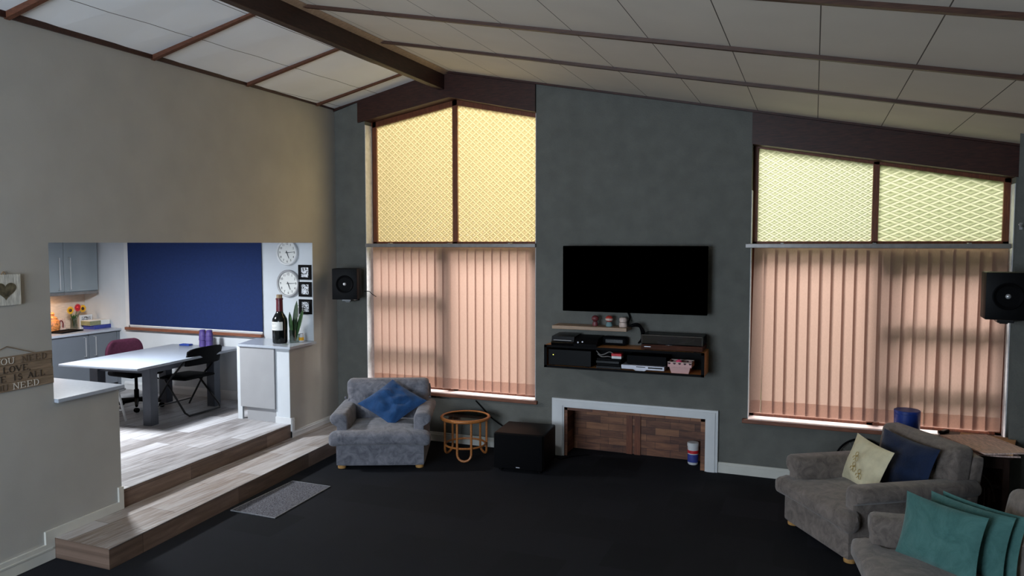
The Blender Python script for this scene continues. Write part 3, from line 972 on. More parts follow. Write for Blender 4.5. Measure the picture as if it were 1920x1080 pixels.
# window_2 (right)
w2 = B()
def slope2(x): return 3.515 - 0.189 * (x + 0.58)
fbox(w2, W2L, W2L + 0.055, SILL, slope2(W2L)); fbox(w2, W2R - 0.06, W2R, SILL, slope2(W2R) + 0.05)
fbox(w2, 0.54, 0.60, SILL, slope2(0.57) + 0.03); fbox(w2, W2L, W2R, 2.44, 2.52); fbox(w2, W2L, W2R, SILL, SILL + 0.03)
prism(w2, [(W2L, slope2(W2L) - 0.0), (W2R, slope2(W2R) - 0.0), (W2R, slope2(W2R) + 0.09), (W2L, slope2(W2L) + 0.09)], YFR - 0.03, YFR + 0.03, XZ)
win2 = tag(obj('window_2', w2, 'frame', None, False), 'right-hand window with sloping top and pale patterned upper panes', kind='structure')
bm = B(); fbox(bm, 0.60, W2R - 0.06, 1.72, 1.79, YFR - 0.04, YFR + 0.04); fbox(bm, 0.60, W2R - 0.06, 1.12, 1.19, YFR - 0.04, YFR + 0.04); fbox(bm, 0.60, 0.66, SILL, 2.44, YFR - 0.04, YFR + 0.04); fbox(bm, W2R - 0.12, W2R - 0.06, SILL, 2.44, YFR - 0.04, YFR + 0.04); fbox(bm, 0.60, W2R - 0.06, 2.34, 2.44, YFR - 0.04, YFR + 0.04)
obj('casement', bm, 'frame', win2, False)
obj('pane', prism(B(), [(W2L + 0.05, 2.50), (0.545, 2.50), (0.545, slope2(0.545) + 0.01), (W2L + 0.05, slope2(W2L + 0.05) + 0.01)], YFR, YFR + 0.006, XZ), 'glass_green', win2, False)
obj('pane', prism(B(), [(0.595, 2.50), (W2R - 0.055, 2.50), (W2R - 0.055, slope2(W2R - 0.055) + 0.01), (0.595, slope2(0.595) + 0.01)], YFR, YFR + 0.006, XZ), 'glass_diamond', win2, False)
obj('pane', box(B(), W2L + 0.05, 0.545, YFR, YFR + 0.005, SILL + 0.04, 2.45), 'pane', win2, False)
obj('pane', box(B(), 0.595, W2R - 0.055, YFR, YFR + 0.005, SILL + 0.04, 2.45), 'pane', win2, False)
obj('window_sill', box(B(), W2L - 0.05, W2R + 0.0, D - 0.07, YFR - 0.03, SILL - 0.04, SILL, 0.006, 2), 'sill', win2, False)
obj('sill_glare_strip', box(B(), W2L + 0.008, W2R - 0.008, D - 0.05, YFR - 0.03, SILL - 0.001, SILL + 0.004), 'sill_glare', win2, False)  # second pale sheet, backlight glare coloured in over the wood
# garden hedge beyond the windows
bm = B()
box(bm, -9, 5, 13.0, 13.6, -0.4, 1.5)
bmesh.ops.subdivide_edges(bm, edges=bm.edges, cuts=10, use_grid_fill=True)
for v in bm.verts:
    v.co += Vector((noise.noise(v.co * 1.3), noise.noise(v.co * 1.7 + Vector((5, 0, 0))), noise.noise(v.co * 1.1 + Vector((0, 9, 0))))) * 0.3
tag(obj('hedge', bm, 'cloud'), 'clipped green garden hedge outside the windows', kind='stuff')
bm = B(); box(bm, -12, 8, 8.9, 16, -0.5, -0.35)
struct('ground', bm, 'leaf', 'garden lawn outside the windows')

# ------------------------------------------------------------------ vertical blinds
def make_blind(label, x0, x1, n, zb, twist, cat='blind', skip=()):
    t = thing('vertical_blind', label, cat, ((x0 + x1) / 2, D + 0.035, RAILZ))
    L = x1 - x0
    obj('headrail', box(B(), -L / 2 - 0.09, L / 2 + 0.02, -0.07, -0.02, -0.05, -0.005, 0.004, 1), 'rail', t, False)
    for bx in (-L * 0.38, 0.0, L * 0.36):
        obj('bracket', box(B(), bx - 0.015, bx + 0.015, -0.075, 0.0, -0.012, 0.004, 0.002, 1), 'rail', t, False)
    step = L / n
    w = 0.134
    H = RAILZ - 0.055 - zb
    def slat_bm(z0, z1, off=0.0, k=10):
        bm = B()
        rows = []
        for i in range(7):
            u = i / 6 * 2 - 1
            rows.append([bm.verts.new((u * w / 2, 0.004 * (1 - u * u) + off, z0 + (z1 - z0) * j / k)) for j in range(k + 1)])
        for i in range(6):
            for j in range(k):
                bm.faces.new((rows[i][j], rows[i + 1][j], rows[i + 1][j + 1], rows[i][j + 1]))
        return bm
    proto = obj('slat', slat_bm(-H, 0.0), 'blind', t)
    hem = slat_bm(-H, -H + 0.135, -0.0025, 2)
    hemo = obj('hem', hem, 'hem', proto)
    for i in range(n):
        s = proto if i == 0 else proto.copy()
        if i:
            COL.objects.link(s); s.parent = t
            h2 = hemo.copy(); COL.objects.link(h2); h2.parent = s
        s.location = (-L / 2 + step * (i + 0.5), 0.0, -0.052)
        a = R(9) + R(random.uniform(-1.5, 1.5))
        lean = R(random.uniform(-0.12, 0.12))
        if i in twist:
            a, lean = R(twist[i][0]), R(twist[i][1])
        s.rotation_euler = (0, lean, a)
    return t

b1 = make_blind('pink-beige vertical blind hanging in the gable window behind the left armchair', -5.30, -3.065, 20, 0.668, {9: (16, 0), 18: (24, 0), 19: (14, 0)})
bm = B()
for k in range(60):
    z = -0.06 - k * 0.0295
    bmesh.ops.create_icosphere(bm, subdivisions=1, radius=0.007, matrix=Matrix.Translation((1.135, -0.02, z)))
obj('bead_chain', bm, 'white', b1)
b2 = make_blind('pink-beige vertical blind with a few twisted slats hanging in the right-hand window', -0.585, 1.70, 21, 0.682,
                {0: (35, 0.9), 12: (14, 0.3), 13: (24, 0.75), 14: (15, 0.45), 15: (16, -0.2), 16: (4, 0.5), 19: (22, 0.5), 20: (12, 0.4)})

# ================================================================== LIVING ROOM THINGS
# ------------------------------------------------------------------ armchairs (facing -Y)
def crease(p, pts, depth, rad):
    s = 0.0
    for (a, b) in pts:
        s += math.exp(-((p[0] - a) ** 2 + (p[1] - b) ** 2) / rad ** 2)
    return depth * min(1.0, s)


def make_armchair(label, loc, rotz, fab, wide=0.0, name='armchair', deep=0.0):
    t = thing(name, label, name, loc, rotz, None)
    G = wide
    # base
    obj('base', rbox(-0.46 - G, 0.46 + G, -0.42, 0.46, 0.034, 0.31, 0.025, 10), fab, t)
    # seat cushion, T-shaped in front of the arms
    def seatfn(p, u):
        k = 0.018 * (1 - u.x ** 2) * (1 - u.y ** 2)
        if u.z > 0: p.z += k * 1.3 + 0.006 * noise.noise(Vector((p.x * 6, p.y * 6, 1)))
        f = max(0.0, min(1.0, (p.y + 0.36) / 0.05))       # narrower behind the arm fronts
        p.x *= 1 - (0.18 / (0.53 + G)) * f
        if p.y < -0.40: p.z -= 0.012 * (u.x ** 4)
        return p
    obj('seat_cushion', rbox(-0.53 - G, 0.53 + G, -0.49, 0.30, 0.275, 0.425, 0.055, 22, seatfn), fab, t)
    # arms: upright panel with a rolled top leaning outwards
    for s in (-1, 1):
        prof = [(0.335, 0.28), (0.335, 0.52)] + [(0.40 + 0.065 * math.cos(a), 0.55 + 0.065 * math.sin(a)) for a in [PI - i * PI / 8 for i in range(0, 5)]] + \
               [(0.47 + 0.065 * math.cos(a), 0.55 + 0.065 * math.sin(a)) for a in [PI / 2 - i * PI / 8 for i in range(0, 8)]] + [(0.455, 0.47), (0.455, 0.28)]
        bm = B()
        ys = [-0.375, -0.362, -0.34, -0.1, 0.15, 0.42, 0.44, 0.455]
        ins = [0.022, 0.008, 0, 0, 0, 0, 0.008, 0.022]
        cx, cz = 0.42, 0.46
        rings = []
        for y, q in zip(ys, ins):
            drop = 0.035 * max(0, (0.1 - y)) * -0.0
            rings.append([bm.verts.new((s * (G + cx + (x - cx) * (1 - q / 0.1)), y, cz + (z - cz) * (1 - q / 0.16) + drop)) for x, z in prof])
        m = len(prof)
        for i in range(len(rings) - 1):
            for j in range(m):
                bm.faces.new((rings[i][j], rings[i][(j + 1) % m], rings[i + 1][(j + 1) % m], rings[i + 1][j]))
        bm.faces.new(rings[0]); bm.faces.new(rings[-1][::-1])
        obj('arm', bm, fab, t, True, 50)
    # back frame and tufted back cushion
    def backfn(p, u):
        p.y += 0.16 * max(0, (p.z - 0.40)) * 0.9
        return p
    obj('back_frame', rbox(-0.47 - G, 0.47 + G, 0.36, 0.47, 0.28, 0.80, 0.035, 8, backfn), fab, t)
    btn = [(-0.22, 0.66), (0.22, 0.66)] if not G else [(-0.5, 0.66), (-0.17, 0.66), (0.17, 0.66), (0.5, 0.66)]
    def cushfn(p, u):
        bulge = 0.05 * (1 - u.x ** 2) * (1 - u.z ** 2)
        dx = 0.0
        if u.y < 0.3:
            d = crease((p.x, p.z), btn, 0.055, 0.055)
            for (bx, bz) in btn:        # diagonal pull creases through each button
                for sx in (-1, 1):
                    q = abs((p.z - bz) - sx * (p.x - bx) * 0.62)
                    r_ = math.hypot(p.x - bx, p.z - bz)
                    d += 0.016 * math.exp(-(q / 0.022) ** 2) * math.exp(-(r_ / 0.20) ** 2)
            p.y += d - bulge
        p.y += 0.15 * max(0, (p.z - 0.40))
        return p
    bc = obj('back_cushion', rbox(-0.455 - G, 0.455 + G, 0.20, 0.38, 0.39, 0.875, 0.055, 34, cushfn), fab, t, True, 80)
    for bx, bz in btn:
        obj('button', lathe(B(), [(0.0, 0.012), (0.012, 0.010), (0.016, 0.0), (0.012, -0.01), (0.0, -0.012)], (bx, 0.235 + 0.15 * (bz - 0.4) , bz), 12, 'y'), fab, bc)
    for fx in (-0.40 - G, 0.40 + G):
        for fy in (-0.36, 0.38):
            obj('foot', lathe(B(), [(0.032, 0.0), (0.044, 0.004), (0.047, 0.024), (0.036, 0.042), (0.0, 0.042)], (fx, fy, 0.0), 18), 'footwood', t)
    if deep:
        for ch in list(t.children) + list(bc.children):
            for v in ch.data.vertices:
                if v.co.y > 0.1: v.co.y += deep
    return t

chair1 = make_armchair('grey-blue velour armchair under the gable window with a blue cushion set on its point', (-4.575, 7.385, 0), R(24.0), 'velour', 0.03)
chair2 = make_armchair('grey velour armchair at the right with a cream and a navy cushion on it', (0.40, 6.83, 0), R(-57.3), 'velour_warm', 0.0, 'armchair', 0.26)
chair3 = make_armchair('grey velour sofa in the bottom right corner carrying three teal cushions', (0.83 + 0.122 * 0.36, 5.30 - 0.9925 * 0.36, 0), R(-83), 'velour_warm', 0.36, 'sofa', 0.20)


def cushion(name, label, w, h, t, mat, chair, c, xdir, zdir, seed, group=None, pinch=0.07, wr=0.012):
    """c, xdir, zdir are given in the chair's own axes"""
    o = obj(name, pillow_bm(w, h, t, 24, seed, pinch, wr), mat)
    m = Matrix.Translation(chair.location) @ Matrix.Rotation(chair.rotation_euler.z, 4, 'Z')
    r3 = m.to_3x3()
    place(o, m @ Vector(c), r3 @ Vector(xdir), r3 @ Vector(zdir))
    return tag(o, label, 'cushion', group)

bm = pillow_bm(0.57, 0.57, 0.17, 24, 3, 0.05, 0.03)
bm.transform(Matrix.Diagonal((1.0, 1.0, 0.70, 1.0)) @ Matrix.Rotation(R(45), 4, 'Y'))
o = obj('cushion', bm, 'blue')
m_ = Matrix.Translation(chair1.location) @ Matrix.Rotation(chair1.rotation_euler.z, 4, 'Z')
place(o, m_ @ Vector((0.085, 0.02, 0.655)), m_.to_3x3() @ Vector((1.0, 0.03, 0.03)), m_.to_3x3() @ Vector((0.0, 0.52, 0.85)))
tag(o, 'bright blue velvet cushion standing on one corner in the left armchair', 'cushion')
cushion('cushion', 'cream embroidered cushion leaning in the middle of the right armchair', 0.54, 0.42, 0.10, 'cream', chair2, (-0.11, 0.13, 0.60), (1.0, -0.08, -0.06), (0.10, 0.36, 0.9), 5)
cushion('cushion', 'dark blue cushion leaning on the backrest of the right armchair behind the cream one', 0.64, 0.46, 0.12, 'navy', chair2, (0.06, 0.355, 0.64), (1.0, 0.03, -0.03), (0.0, 0.30, 0.92), 8)
TX, TZ = (0.773, 0.63, 0.0), (-0.16, 0.19, 1.0)
for q_, lb in ((0.0, 'teal velvet cushion in front of the other two on the corner sofa'), (0.165, 'teal velvet cushion in the middle of the three on the corner sofa'), (0.245, 'teal velvet cushion at the back of the three on the corner sofa')):
    cushion('cushion', lb, 0.56, 0.42, 0.13 if q_ < 0.2 else 0.06, 'teal', chair3, (-0.077 - 0.36 - 0.259 * q_, -0.034 + 0.966 * q_, 0.625), TX, TZ, 11 + 20 * q_)

# gold line motif of the cream cushion (three small figures), laid on its front face
cc = [o for o in COL.objects if o.get('label', '').startswith('cream embroidered')][0]
bm = B()
def cushion_y(x, z, w=0.54, h=0.42, t=0.10):
    u, v = 2 * x / w, 2 * z / h
    return -t / 2 * max(0, (1 - u ** 4) * (1 - v ** 4)) ** 0.55 * (0.55 + 0.45 * (1 - u * u) * (1 - v * v)) - 0.012
for (ox, oz) in ((-0.075, 0.035), (-0.055, -0.055), (0.045, -0.085)):
    for pl in ([(0, 0.035), (0.015, 0.03), (0.018, 0.012), (0, 0.0), (-0.018, 0.012), (-0.015, 0.03), (0, 0.035)], [(0, 0), (0.005, -0.02), (0.02, -0.045)], [(0.005, -0.02), (-0.015, -0.045)],
               [(0, -0.005), (0.028, 0.002), (0.04, -0.015), (0.036, -0.042)], [(0, -0.005), (-0.03, -0.01), (-0.036, -0.03)]):
        pts = [(ox + a, cushion_y(ox + a, oz + b_), oz + b_) for a, b_ in pl]
        tube(bm, smoothpath(pts, 4), 0.0022, 5)
e_ = obj('embroidery', bm, 'gold')
e_.parent = cc
e_['label'] = 'gold embroidered line motif'

# ------------------------------------------------------------------ rattan side table
t = thing('side_table', 'round rattan side table with looped legs and a glass top beside the left armchair', 'side table', (-3.74, 7.80, 0))
circ = lambda r, z, n=36: [(r * math.cos(2 * PI * i / n), r * math.sin(2 * PI * i / n), z) for i in range(n)]
obj('rim', tube(B(), circ(0.275, 0.47), 0.020, 10, True), 'rattan', t)
obj('glass_top', lathe(B(), [(0.0, 0.474), (0.262, 0.474), (0.262, 0.480), (0.0, 0.480)], (0, 0, 0), 40), 'table_glass', t)
obj('lower_ring', tube(B(), circ(0.235, 0.155), 0.012, 8, True), 'rattan', t)
for k in range(3):
    a0 = R(-68 + 120 * k)
    pts = []
    half = 0.082 / 0.25
    prof = [(-1, 0.46), (-1, 0.2), (-1, 0.09)] + [(-math.cos(q * PI / 8), 0.09 - 0.076 * math.sin(q * PI / 8)) for q in range(1, 8)] + [(1, 0.09), (1, 0.2), (1, 0.46)]
    for u, z in prof:
        a = a0 + u * half
        pts.append((0.25 * math.cos(a), 0.25 * math.sin(a), z))
    obj('leg', tube(B(), pts, 0.0135, 8), 'rattan', t)

# ------------------------------------------------------------------ subwoofer
t = thing('subwoofer', 'black cube subwoofer on the carpet left of the fireplace', 'subwoofer', (-2.96, 7.72, 0), R(5))
obj('cabinet', box(B(), -0.285, 0.285, -0.27, 0.28, 0.03, 0.43, 0.022, 4), 'black_satin', t)
obj('grille', box(B(), -0.275, 0.275, -0.29, -0.265, 0.04, 0.42, 0.012, 2), 'grille', t)
obj('badge', box(B(), -0.022, 0.022, -0.293, -0.289, 0.058, 0.068, 0.001, 1), 'silver', t)
for fx in (-0.22, 0.22):
    for fy in (-0.2, 0.2):
        obj('foot', lathe(B(), [(0.025, 0.0), (0.025, 0.032)], (fx, fy, 0), 12), 'black', t)
bm = B(); tube(bm, smoothpath([(-3.83, 8.285, 0.56), (-3.74, 8.28, 0.48), (-3.60, 8.27, 0.36), (-3.42, 8.26, 0.26), (-3.25, 8.2, 0.20), (-3.10, 8.05, 0.22)]), 0.008, 8)
tag(obj('cable', bm, 'black'), 'black cable hanging down the wall behind the subwoofer', 'cable')
bm = B(); tube(bm, smoothpath([(-2.70, 7.95, 0.10), (-2.66, 8.05, 0.02), (-2.60, 8.18, 0.012), (-2.50, 8.3, 0.012), (-2.40, 8.36, 0.012)]), 0.006, 8)
tag(obj('cable', bm, 'black'), 'thin black cable running from the subwoofer into the fireplace', 'cable')

# ------------------------------------------------------------------ floor mat
bm = B(); prism(bm, [(-5.00, 5.36), (-4.49, 5.36), (-4.55, 6.28), (-5.02, 6.28)], 0.0, 0.008, XY)
t = obj('floor_mat', bm, 'mat_grey', None, False)
tag(t, 'flecked grey doormat on the carpet in front of the step', 'mat')
bm = B(); tube(bm, [(-5.00, 5.36, 0.007), (-4.49, 5.36, 0.007), (-4.55, 6.28, 0.007), (-5.02, 6.28, 0.007)], 0.006, 6, True)
obj('binding', bm, 'mat_edge', t)

# ------------------------------------------------------------------ fireplace
t = thing('fireplace', 'low white-framed fireplace recess lined with wood mosaic', 'fireplace', (0, 0, 0))
def surround(o, i, h_o, h_i, y0, y1):
    bm = B()
    prism(bm, [(-2.83 + o, 0), (-2.68 + i, 0), (-2.68 + i, h_i), (-1.06 - i, h_i), (-1.06 - i, 0), (-0.925 - o, 0), (-0.925 - o, h_o), (-2.83 + o, h_o)], y0, y1, XZ)
    return bm
sr = obj('surround', surround(0, 0.0, 0.68, 0.58, D - 0.035, D), 'white', t, False)
obj('moulding', surround(0.03, -0.02, 0.655, 0.60, D - 0.045, D - 0.035), 'white', sr, False)
obj('back_panel', box(B(), -2.72, -1.02, 8.64, 8.66, 0, 0.60), 'parquet', t, False)
obj('side_panel', box(B(), -2.70, -2.675, D - 0.02, 8.64, 0, 0.60), 'parquet_side', t, False)
obj('side_panel', box(B(), -1.065, -1.04, D - 0.02, 8.64, 0, 0.60), 'parquet_side', t, False)
obj('lintel', box(B(), -2.70, -1.04, D - 0.02, 8.66, 0.575, 0.60), 'parquet', t, False)
obj('front_strip', box(B(), -2.68, -2.645, D - 0.018, D - 0.004, 0, 0.575), 'parquet', t, False)
obj('front_strip', box(B(), -1.11, -1.06, D - 0.018, D - 0.004, 0, 0.575), 'parquet', t, False)
obj('lintel_strip', box(B(), -2.68, -1.06, D - 0.018, D - 0.004, 0.545, 0.578), 'parquet', t, False)
obj('centre_post', box(box(B(), -2.02, -1.95, 8.625, 8.645, 0, 0.575), -1.92, -1.85, 8.62, 8.645, 0, 0.575), 'frame', t, False)
# a tub of something white and blue inside
t = thing('tub', 'white plastic tub with a blue and red label inside the fireplace at its right', 'tub', (-1.22, 8.50, 0))
obj('body', lathe(B(), [(0.05, 0.0), (0.058, 0.01), (0.062, 0.215), (0.0, 0.215)], (0, 0, 0), 24), 'white', t)
obj('lid', lathe(B(), [(0.0, 0.21), (0.066, 0.21), (0.066, 0.245), (0.06, 0.25), (0.0, 0.25)], (0, 0, 0), 24), 'white', t)
obj('label', lathe(B(), [(0.0605, 0.03), (0.0625, 0.12)], (0, 0, 0), 24), 'book_blue', t)
obj('label_band', lathe(B(), [(0.0622, 0.13), (0.0632, 0.165)], (0, 0, 0), 24), 'red', t)

# ------------------------------------------------------------------ television
t = thing('television', 'large flat black television on the far wall above the shelves', 'television', (-1.845, 8.12, 2.10), 0)
obj('screen', box(B(), -0.80, 0.80, -0.022, -0.016, -0.365, 0.365), 'screen', t, False)
obj('housing', box(B(), -0.805, 0.805, -0.016, 0.03, -0.37, 0.37, 0.006, 2), 'screen', t)
obj('wall_bracket', box(box(B(), -0.2, 0.2, 0.03, 0.05, -0.15, 0.15), -0.05, 0.05, 0.05, 0.178, -0.08, 0.08), 'black_metal', t, False)

# ------------------------------------------------------------------ floating shelf and figures
t = tag(obj('wall_shelf', box(B(), -2.76, -1.895, 8.05, D - 0.001, 1.525, 1.565, 0.003, 1), 'shelf', None, False), 'pale wooden floating shelf between television and console', 'shelf')

def ornament(name, label, x, y, z, parts, cat='ornament', group='small ornaments on the floating shelf'):
    t = thing(name, label, cat, (x, y, z), 0, group)
    for nm, prof, mat in parts:
        obj(nm, lathe(B(), prof, (0, 0, 0), 20), mat, t)
    return t
ball = lambda r, z, sq=1.0: [(r * math.sin(PI * i / 10), z - r * sq * math.cos(PI * i / 10)) for i in range(11)]
ornament('ornament', 'small maroon ball-topped ornament at the left of the floating shelf', -2.28, 8.16, 1.565, [('body', [(0.03, 0), (0.034, 0.02), (0.026, 0.05), (0.0, 0.055)], 'maroon'), ('head', ball(0.042, 0.085, 0.85), 'maroon')])
ornament('ornament', 'small round ornament with a coral cap and grey-teal base in the middle of the shelf', -2.12, 8.17, 1.565, [('body', [(0.036, 0), (0.04, 0.015), (0.024, 0.05), (0.0, 0.055)], 'soft_teal'), ('head', ball(0.043, 0.085, 0.9), 'coral'), ('band', [(0.040, 0.068), (0.0445, 0.08), (0.041, 0.095)], 'blush')])
ornament('ornament', 'blush-white block-shaped ornament at the right of the floating shelf', -1.96, 8.17, 1.565, [('body', [(0.042, 0), (0.046, 0.01), (0.043, 0.05), (0.0, 0.055)], 'blush'), ('head', [(0.0, 0.05), (0.040, 0.055), (0.044, 0.075), (0.04, 0.10), (0.028, 0.108), (0.0, 0.11)], 'blush')])
# plug and loop of cables at the shelf end
bm = B()
tube(bm, smoothpath([(-1.93, 8.27, 1.72), (-1.905, 8.26, 1.66), (-1.90, 8.14, 1.61), (-1.87, 8.11, 1.585), (-1.80, 8.12, 1.60), (-1.74, 8.16, 1.56), (-1.72, 8.2, 1.48), (-1.74, 8.22, 1.40)]), 0.009, 8)
tube(bm, smoothpath([(-1.90, 8.2, 1.576), (-1.86, 8.16, 1.58), (-1.78, 8.2, 1.57), (-1.76, 8.23, 1.45), (-1.8, 8.24, 1.38)]), 0.011, 8)
tube(bm, smoothpath([(-1.90, 8.22, 1.575), (-1.82, 8.12, 1.61), (-1.77, 8.14, 1.60), (-1.735, 8.18, 1.52), (-1.76, 8.2, 1.39)]), 0.010, 8)
tag(obj('cable_bundle', bm, 'black'), 'tangle of black cables drooping from the right end of the shelf', 'cables')

# ------------------------------------------------------------------ media console
CX0, CX1, CY0, CZ0, CZ1 = -2.815, -1.04, 7.95, 1.095, 1.35
t = thing('wall_console', 'long wall-hung media console of orange wood with black edges', 'console', (0, 0, 0))
obj('top', box(B(), CX0, CX1, CY0, D - 0.001, CZ1 - 0.022, CZ1, 0.002, 1), 'console', t, False)
obj('bottom', box(B(), CX0, CX1, CY0, D - 0.001, CZ0, CZ0 + 0.022, 0.002, 1), 'console', t, False)
obj('side_panel', box(B(), CX0, CX0 + 0.022, CY0, D - 0.001, CZ0 + 0.022, CZ1 - 0.022), 'console', t, False)
obj('side_panel', box(B(), CX1 - 0.022, CX1, CY0, D - 0.001, CZ0 + 0.022, CZ1 - 0.022), 'console', t, False)
obj('back_panel', box(B(), CX0 + 0.022, CX1 - 0.022, D - 0.015, D - 0.002, CZ0 + 0.022, CZ1 - 0.022), 'black', t, False)
bm = B()
for a, b_, c, d in ((CX0 - 0.002, CX1 + 0.002, CZ1 - 0.024, CZ1 + 0.001), (CX0 - 0.002, CX1 + 0.002, CZ0 - 0.001, CZ0 + 0.024), (CX0 - 0.002, CX0 + 0.03, CZ0, CZ1), (CX1 - 0.03, CX1 + 0.002, CZ0, CZ1)):
    box(bm, a, b_, CY0 - 0.006, CY0, c, d)
obj('edging', bm, 'black', t, False)
IZ = CZ0 + 0.022
# things inside
t = thing('amplifier', 'large black amplifier in the left half of the console', 'amplifier', (-2.52, 8.085, IZ + 0.0005))
obj('case', box(B(), -0.25, 0.25, -0.11, 0.17, 0.008, 0.185, 0.006, 2), 'black', t)
obj('front_panel', box(B(), -0.25, 0.25, -0.122, -0.11, 0.008, 0.185, 0.003, 1), 'black_satin', t)
obj('power_light', box(B(), -0.197, -0.188, -0.1245, -0.122, 0.118, 0.127), 'led', t, False)
for k in (-0.2, 0.2): obj('foot', box(B(), k - 0.02, k + 0.02, -0.1, 0.15, 0, 0.009), 'black', t, False)
t = thing('card_box', 'small red and white box on dark odds and ends in the middle of the console', 'box', (-1.985, 8.02, IZ + 0.1165))
obj('body', box(B(), -0.055, 0.055, -0.05, 0.05, 0.0, 0.028, 0.002, 1), 'white', t, False)
obj('lid', box(B(), -0.056, 0.056, -0.051, 0.051, 0.028, 0.055, 0.002, 1), 'red', t, False)
t = thing('game_case_stack', 'low stack of black cases between amplifier and silver player', 'cases', (-2.075, 8.06, IZ))
for k in range(4):
    obj('case', box(B(), -0.14 + 0.008 * (k % 2), 0.14 - 0.01 * (k % 3), -0.09, 0.12, 0.0295 * k, 0.0295 * k + 0.0275, 0.002, 1), 'black' if k % 2 else 'black_gloss', t, False)
bm = B(); tube(bm, smoothpath([(-2.22, 8.0, IZ + 0.19), (-2.17, 7.985, IZ + 0.15), (-2.12, 7.985, IZ + 0.16), (-2.07, 7.99, IZ + 0.185), (-2.03, 8.0, IZ + 0.17)]), 0.006, 6); tube(bm, smoothpath([(-2.2, 7.99, IZ + 0.155), (-2.15, 7.98, IZ + 0.13), (-2.08, 7.985, IZ + 0.135), (-2.05, 8.0, IZ + 0.125)]), 0.006, 6)
tag(obj('cable', bm, 'rail'), 'grey cable coiled beside the red box in the console', 'cable')
t = thing('disc_player', 'slim silver disc player on the floor of the console', 'disc player', (-1.695, 8.06, IZ))
obj('case', box(B(), -0.235, 0.235, -0.09, 0.15, 0.012, 0.058, 0.003, 1), 'silver', t)
obj('tray', box(B(), -0.07, 0.03, -0.0925, -0.09, 0.038, 0.046), 'black_gloss', t, False)
obj('display', box(B(), 0.06, 0.215, -0.0925, -0.09, 0.030, 0.046), 'black_gloss', t, False)
obj('control_lip', prism(B(), [(-0.10, 0.014), (-0.075, 0.0), (0.02, 0.0), (0.045, 0.014)], -0.093, 0.1, XZ), 'silver', t, False)
t = thing('receiver', 'black receiver lying on top of the silver disc player', 'receiver', (-1.665, 8.08, IZ + 0.058))
obj('case', box(B(), -0.215, 0.215, -0.06, 0.15, 0.006, 0.10, 0.003, 1), 'black', t)
for a in (-0.2, 0.17): obj('foot', box(B(), a, a + 0.03, -0.05, 0.14, 0, 0.007), 'black', t, False)
t = thing('basket', 'pink spotted fabric basket at the right end of the console', 'basket', (-1.295, 8.05, IZ))
bm = B(); hexa(bm, [(-0.09, -0.08, 0), (0.09, -0.08, 0), (0.09, 0.08, 0), (-0.09, 0.08, 0), (-0.125, -0.10, 0.118), (0.125, -0.10, 0.118), (0.125, 0.10, 0.118), (-0.125, 0.10, 0.118)])
top = max(bm.faces, key=lambda f: f.calc_center_median().z)
bmesh.ops.inset_region(bm, faces=[top], thickness=0.008); bmesh.ops.translate(bm, verts=top.verts, vec=(0, 0, -0.05))
obj('body', bm, 'basket', t, False)
obj('rim', tube(B(), [(-0.124, -0.099, 0.118), (0.124, -0.099, 0.118), (0.124, 0.099, 0.118), (-0.124, 0.099, 0.118)], 0.005, 6, True), 'blush', t)
tag(obj('felt_ball', lathe(B(), ball(0.034, 0.034), (-1.31, 8.0, IZ + 0.0775), 16), 'pink'), 'hot pink ball poking out of the spotted basket', 'ball')
# things on top
t = thing('game_console', 'black game console with stepped top on the left of the media console', 'game console', (-2.47, 8.08, CZ1))
bm = B(); prism(bm, [(-0.125, 0.0), (-0.135, 0.03), (-0.115, 0.045), (-0.10, 0.10), (0.17, 0.115), (0.17, 0.0)], -0.265, 0.0, YZ)
obj('main_case', bm, 'black_gloss', t, False)
bm = B(); prism(bm, [(-0.125, 0.0), (-0.132, 0.03), (-0.105, 0.045), (-0.05, 0.085), (0.17, 0.10), (0.17, 0.0)], 0.0, 0.265, YZ)
obj('side_case', bm, 'black_satin', t, False)
obj('disc_slot', box(B(), -0.24, -0.03, -0.119, -0.112, 0.056, 0.062), 'rail', t, False)
obj('knob', lathe(B(), [(0.009, 0), (0.009, 0.01), (0.0, 0.01)], (0.05, -0.118, 0.045), 12, 'y'), 'silver', t)
obj('knob', lathe(B(), [(0.009, 0), (0.009, 0.01), (0.0, 0.01)], (0.10, -0.112, 0.052), 12, 'y'), 'silver', t)
t = thing('router', 'black router box behind the shelf end on the media console', 'router', (-2.06, 8.21, CZ1))
obj('case', rbox(-0.15, 0.14, -0.05, 0.06, 0.0, 0.10, 0.03, 8), 'black', t)
obj('front_panel', box(B(), -0.1, 0.1, -0.053, -0.048, 0.03, 0.07, 0.002, 1), 'black_gloss', t, False)
t = thing('turntable', 'record turntable with walnut plinth and smoked lid on the right of the console', 'turntable', (-1.385, 8.09, CZ1))
obj('plinth', box(B(), -0.325, 0.325, -0.135, 0.18, 0.008, 0.062, 0.004, 1), 'deck', t, False)
obj('platter', lathe(B(), [(0.0, 0.062), (0.145, 0.062), (0.145, 0.082), (0.0, 0.084)], (-0.03, 0.02, 0), 36), 'chrome', t)
obj('record', lathe(B(), [(0.0, 0.085), (0.142, 0.085), (0.142, 0.088), (0.0, 0.088)], (-0.03, 0.02, 0), 36), 'black_gloss', t)
obj('tonearm', tube(B(), smoothpath([(0.2, 0.12, 0.10), (0.19, 0.0, 0.10), (0.14, -0.06, 0.095), (0.10, -0.075, 0.092)]), 0.005, 8), 'chrome', t)
bm = B(); box(bm, -0.325, 0.325, -0.135, 0.18, 0.063, 0.17, 0.01, 2)
obj('dust_cover', bm, 'smoke', t, False)
for a in (-0.26, 0.26):
    for b_ in (-0.12, 0.10): obj('foot', box(B(), a - 0.03, a + 0.03, b_, b_ + 0.05, 0, 0.009), 'black', t, False)
obj('badge', box(B(), -0.29, -0.22, -0.137, -0.134, 0.035, 0.042), 'silver', t, False)

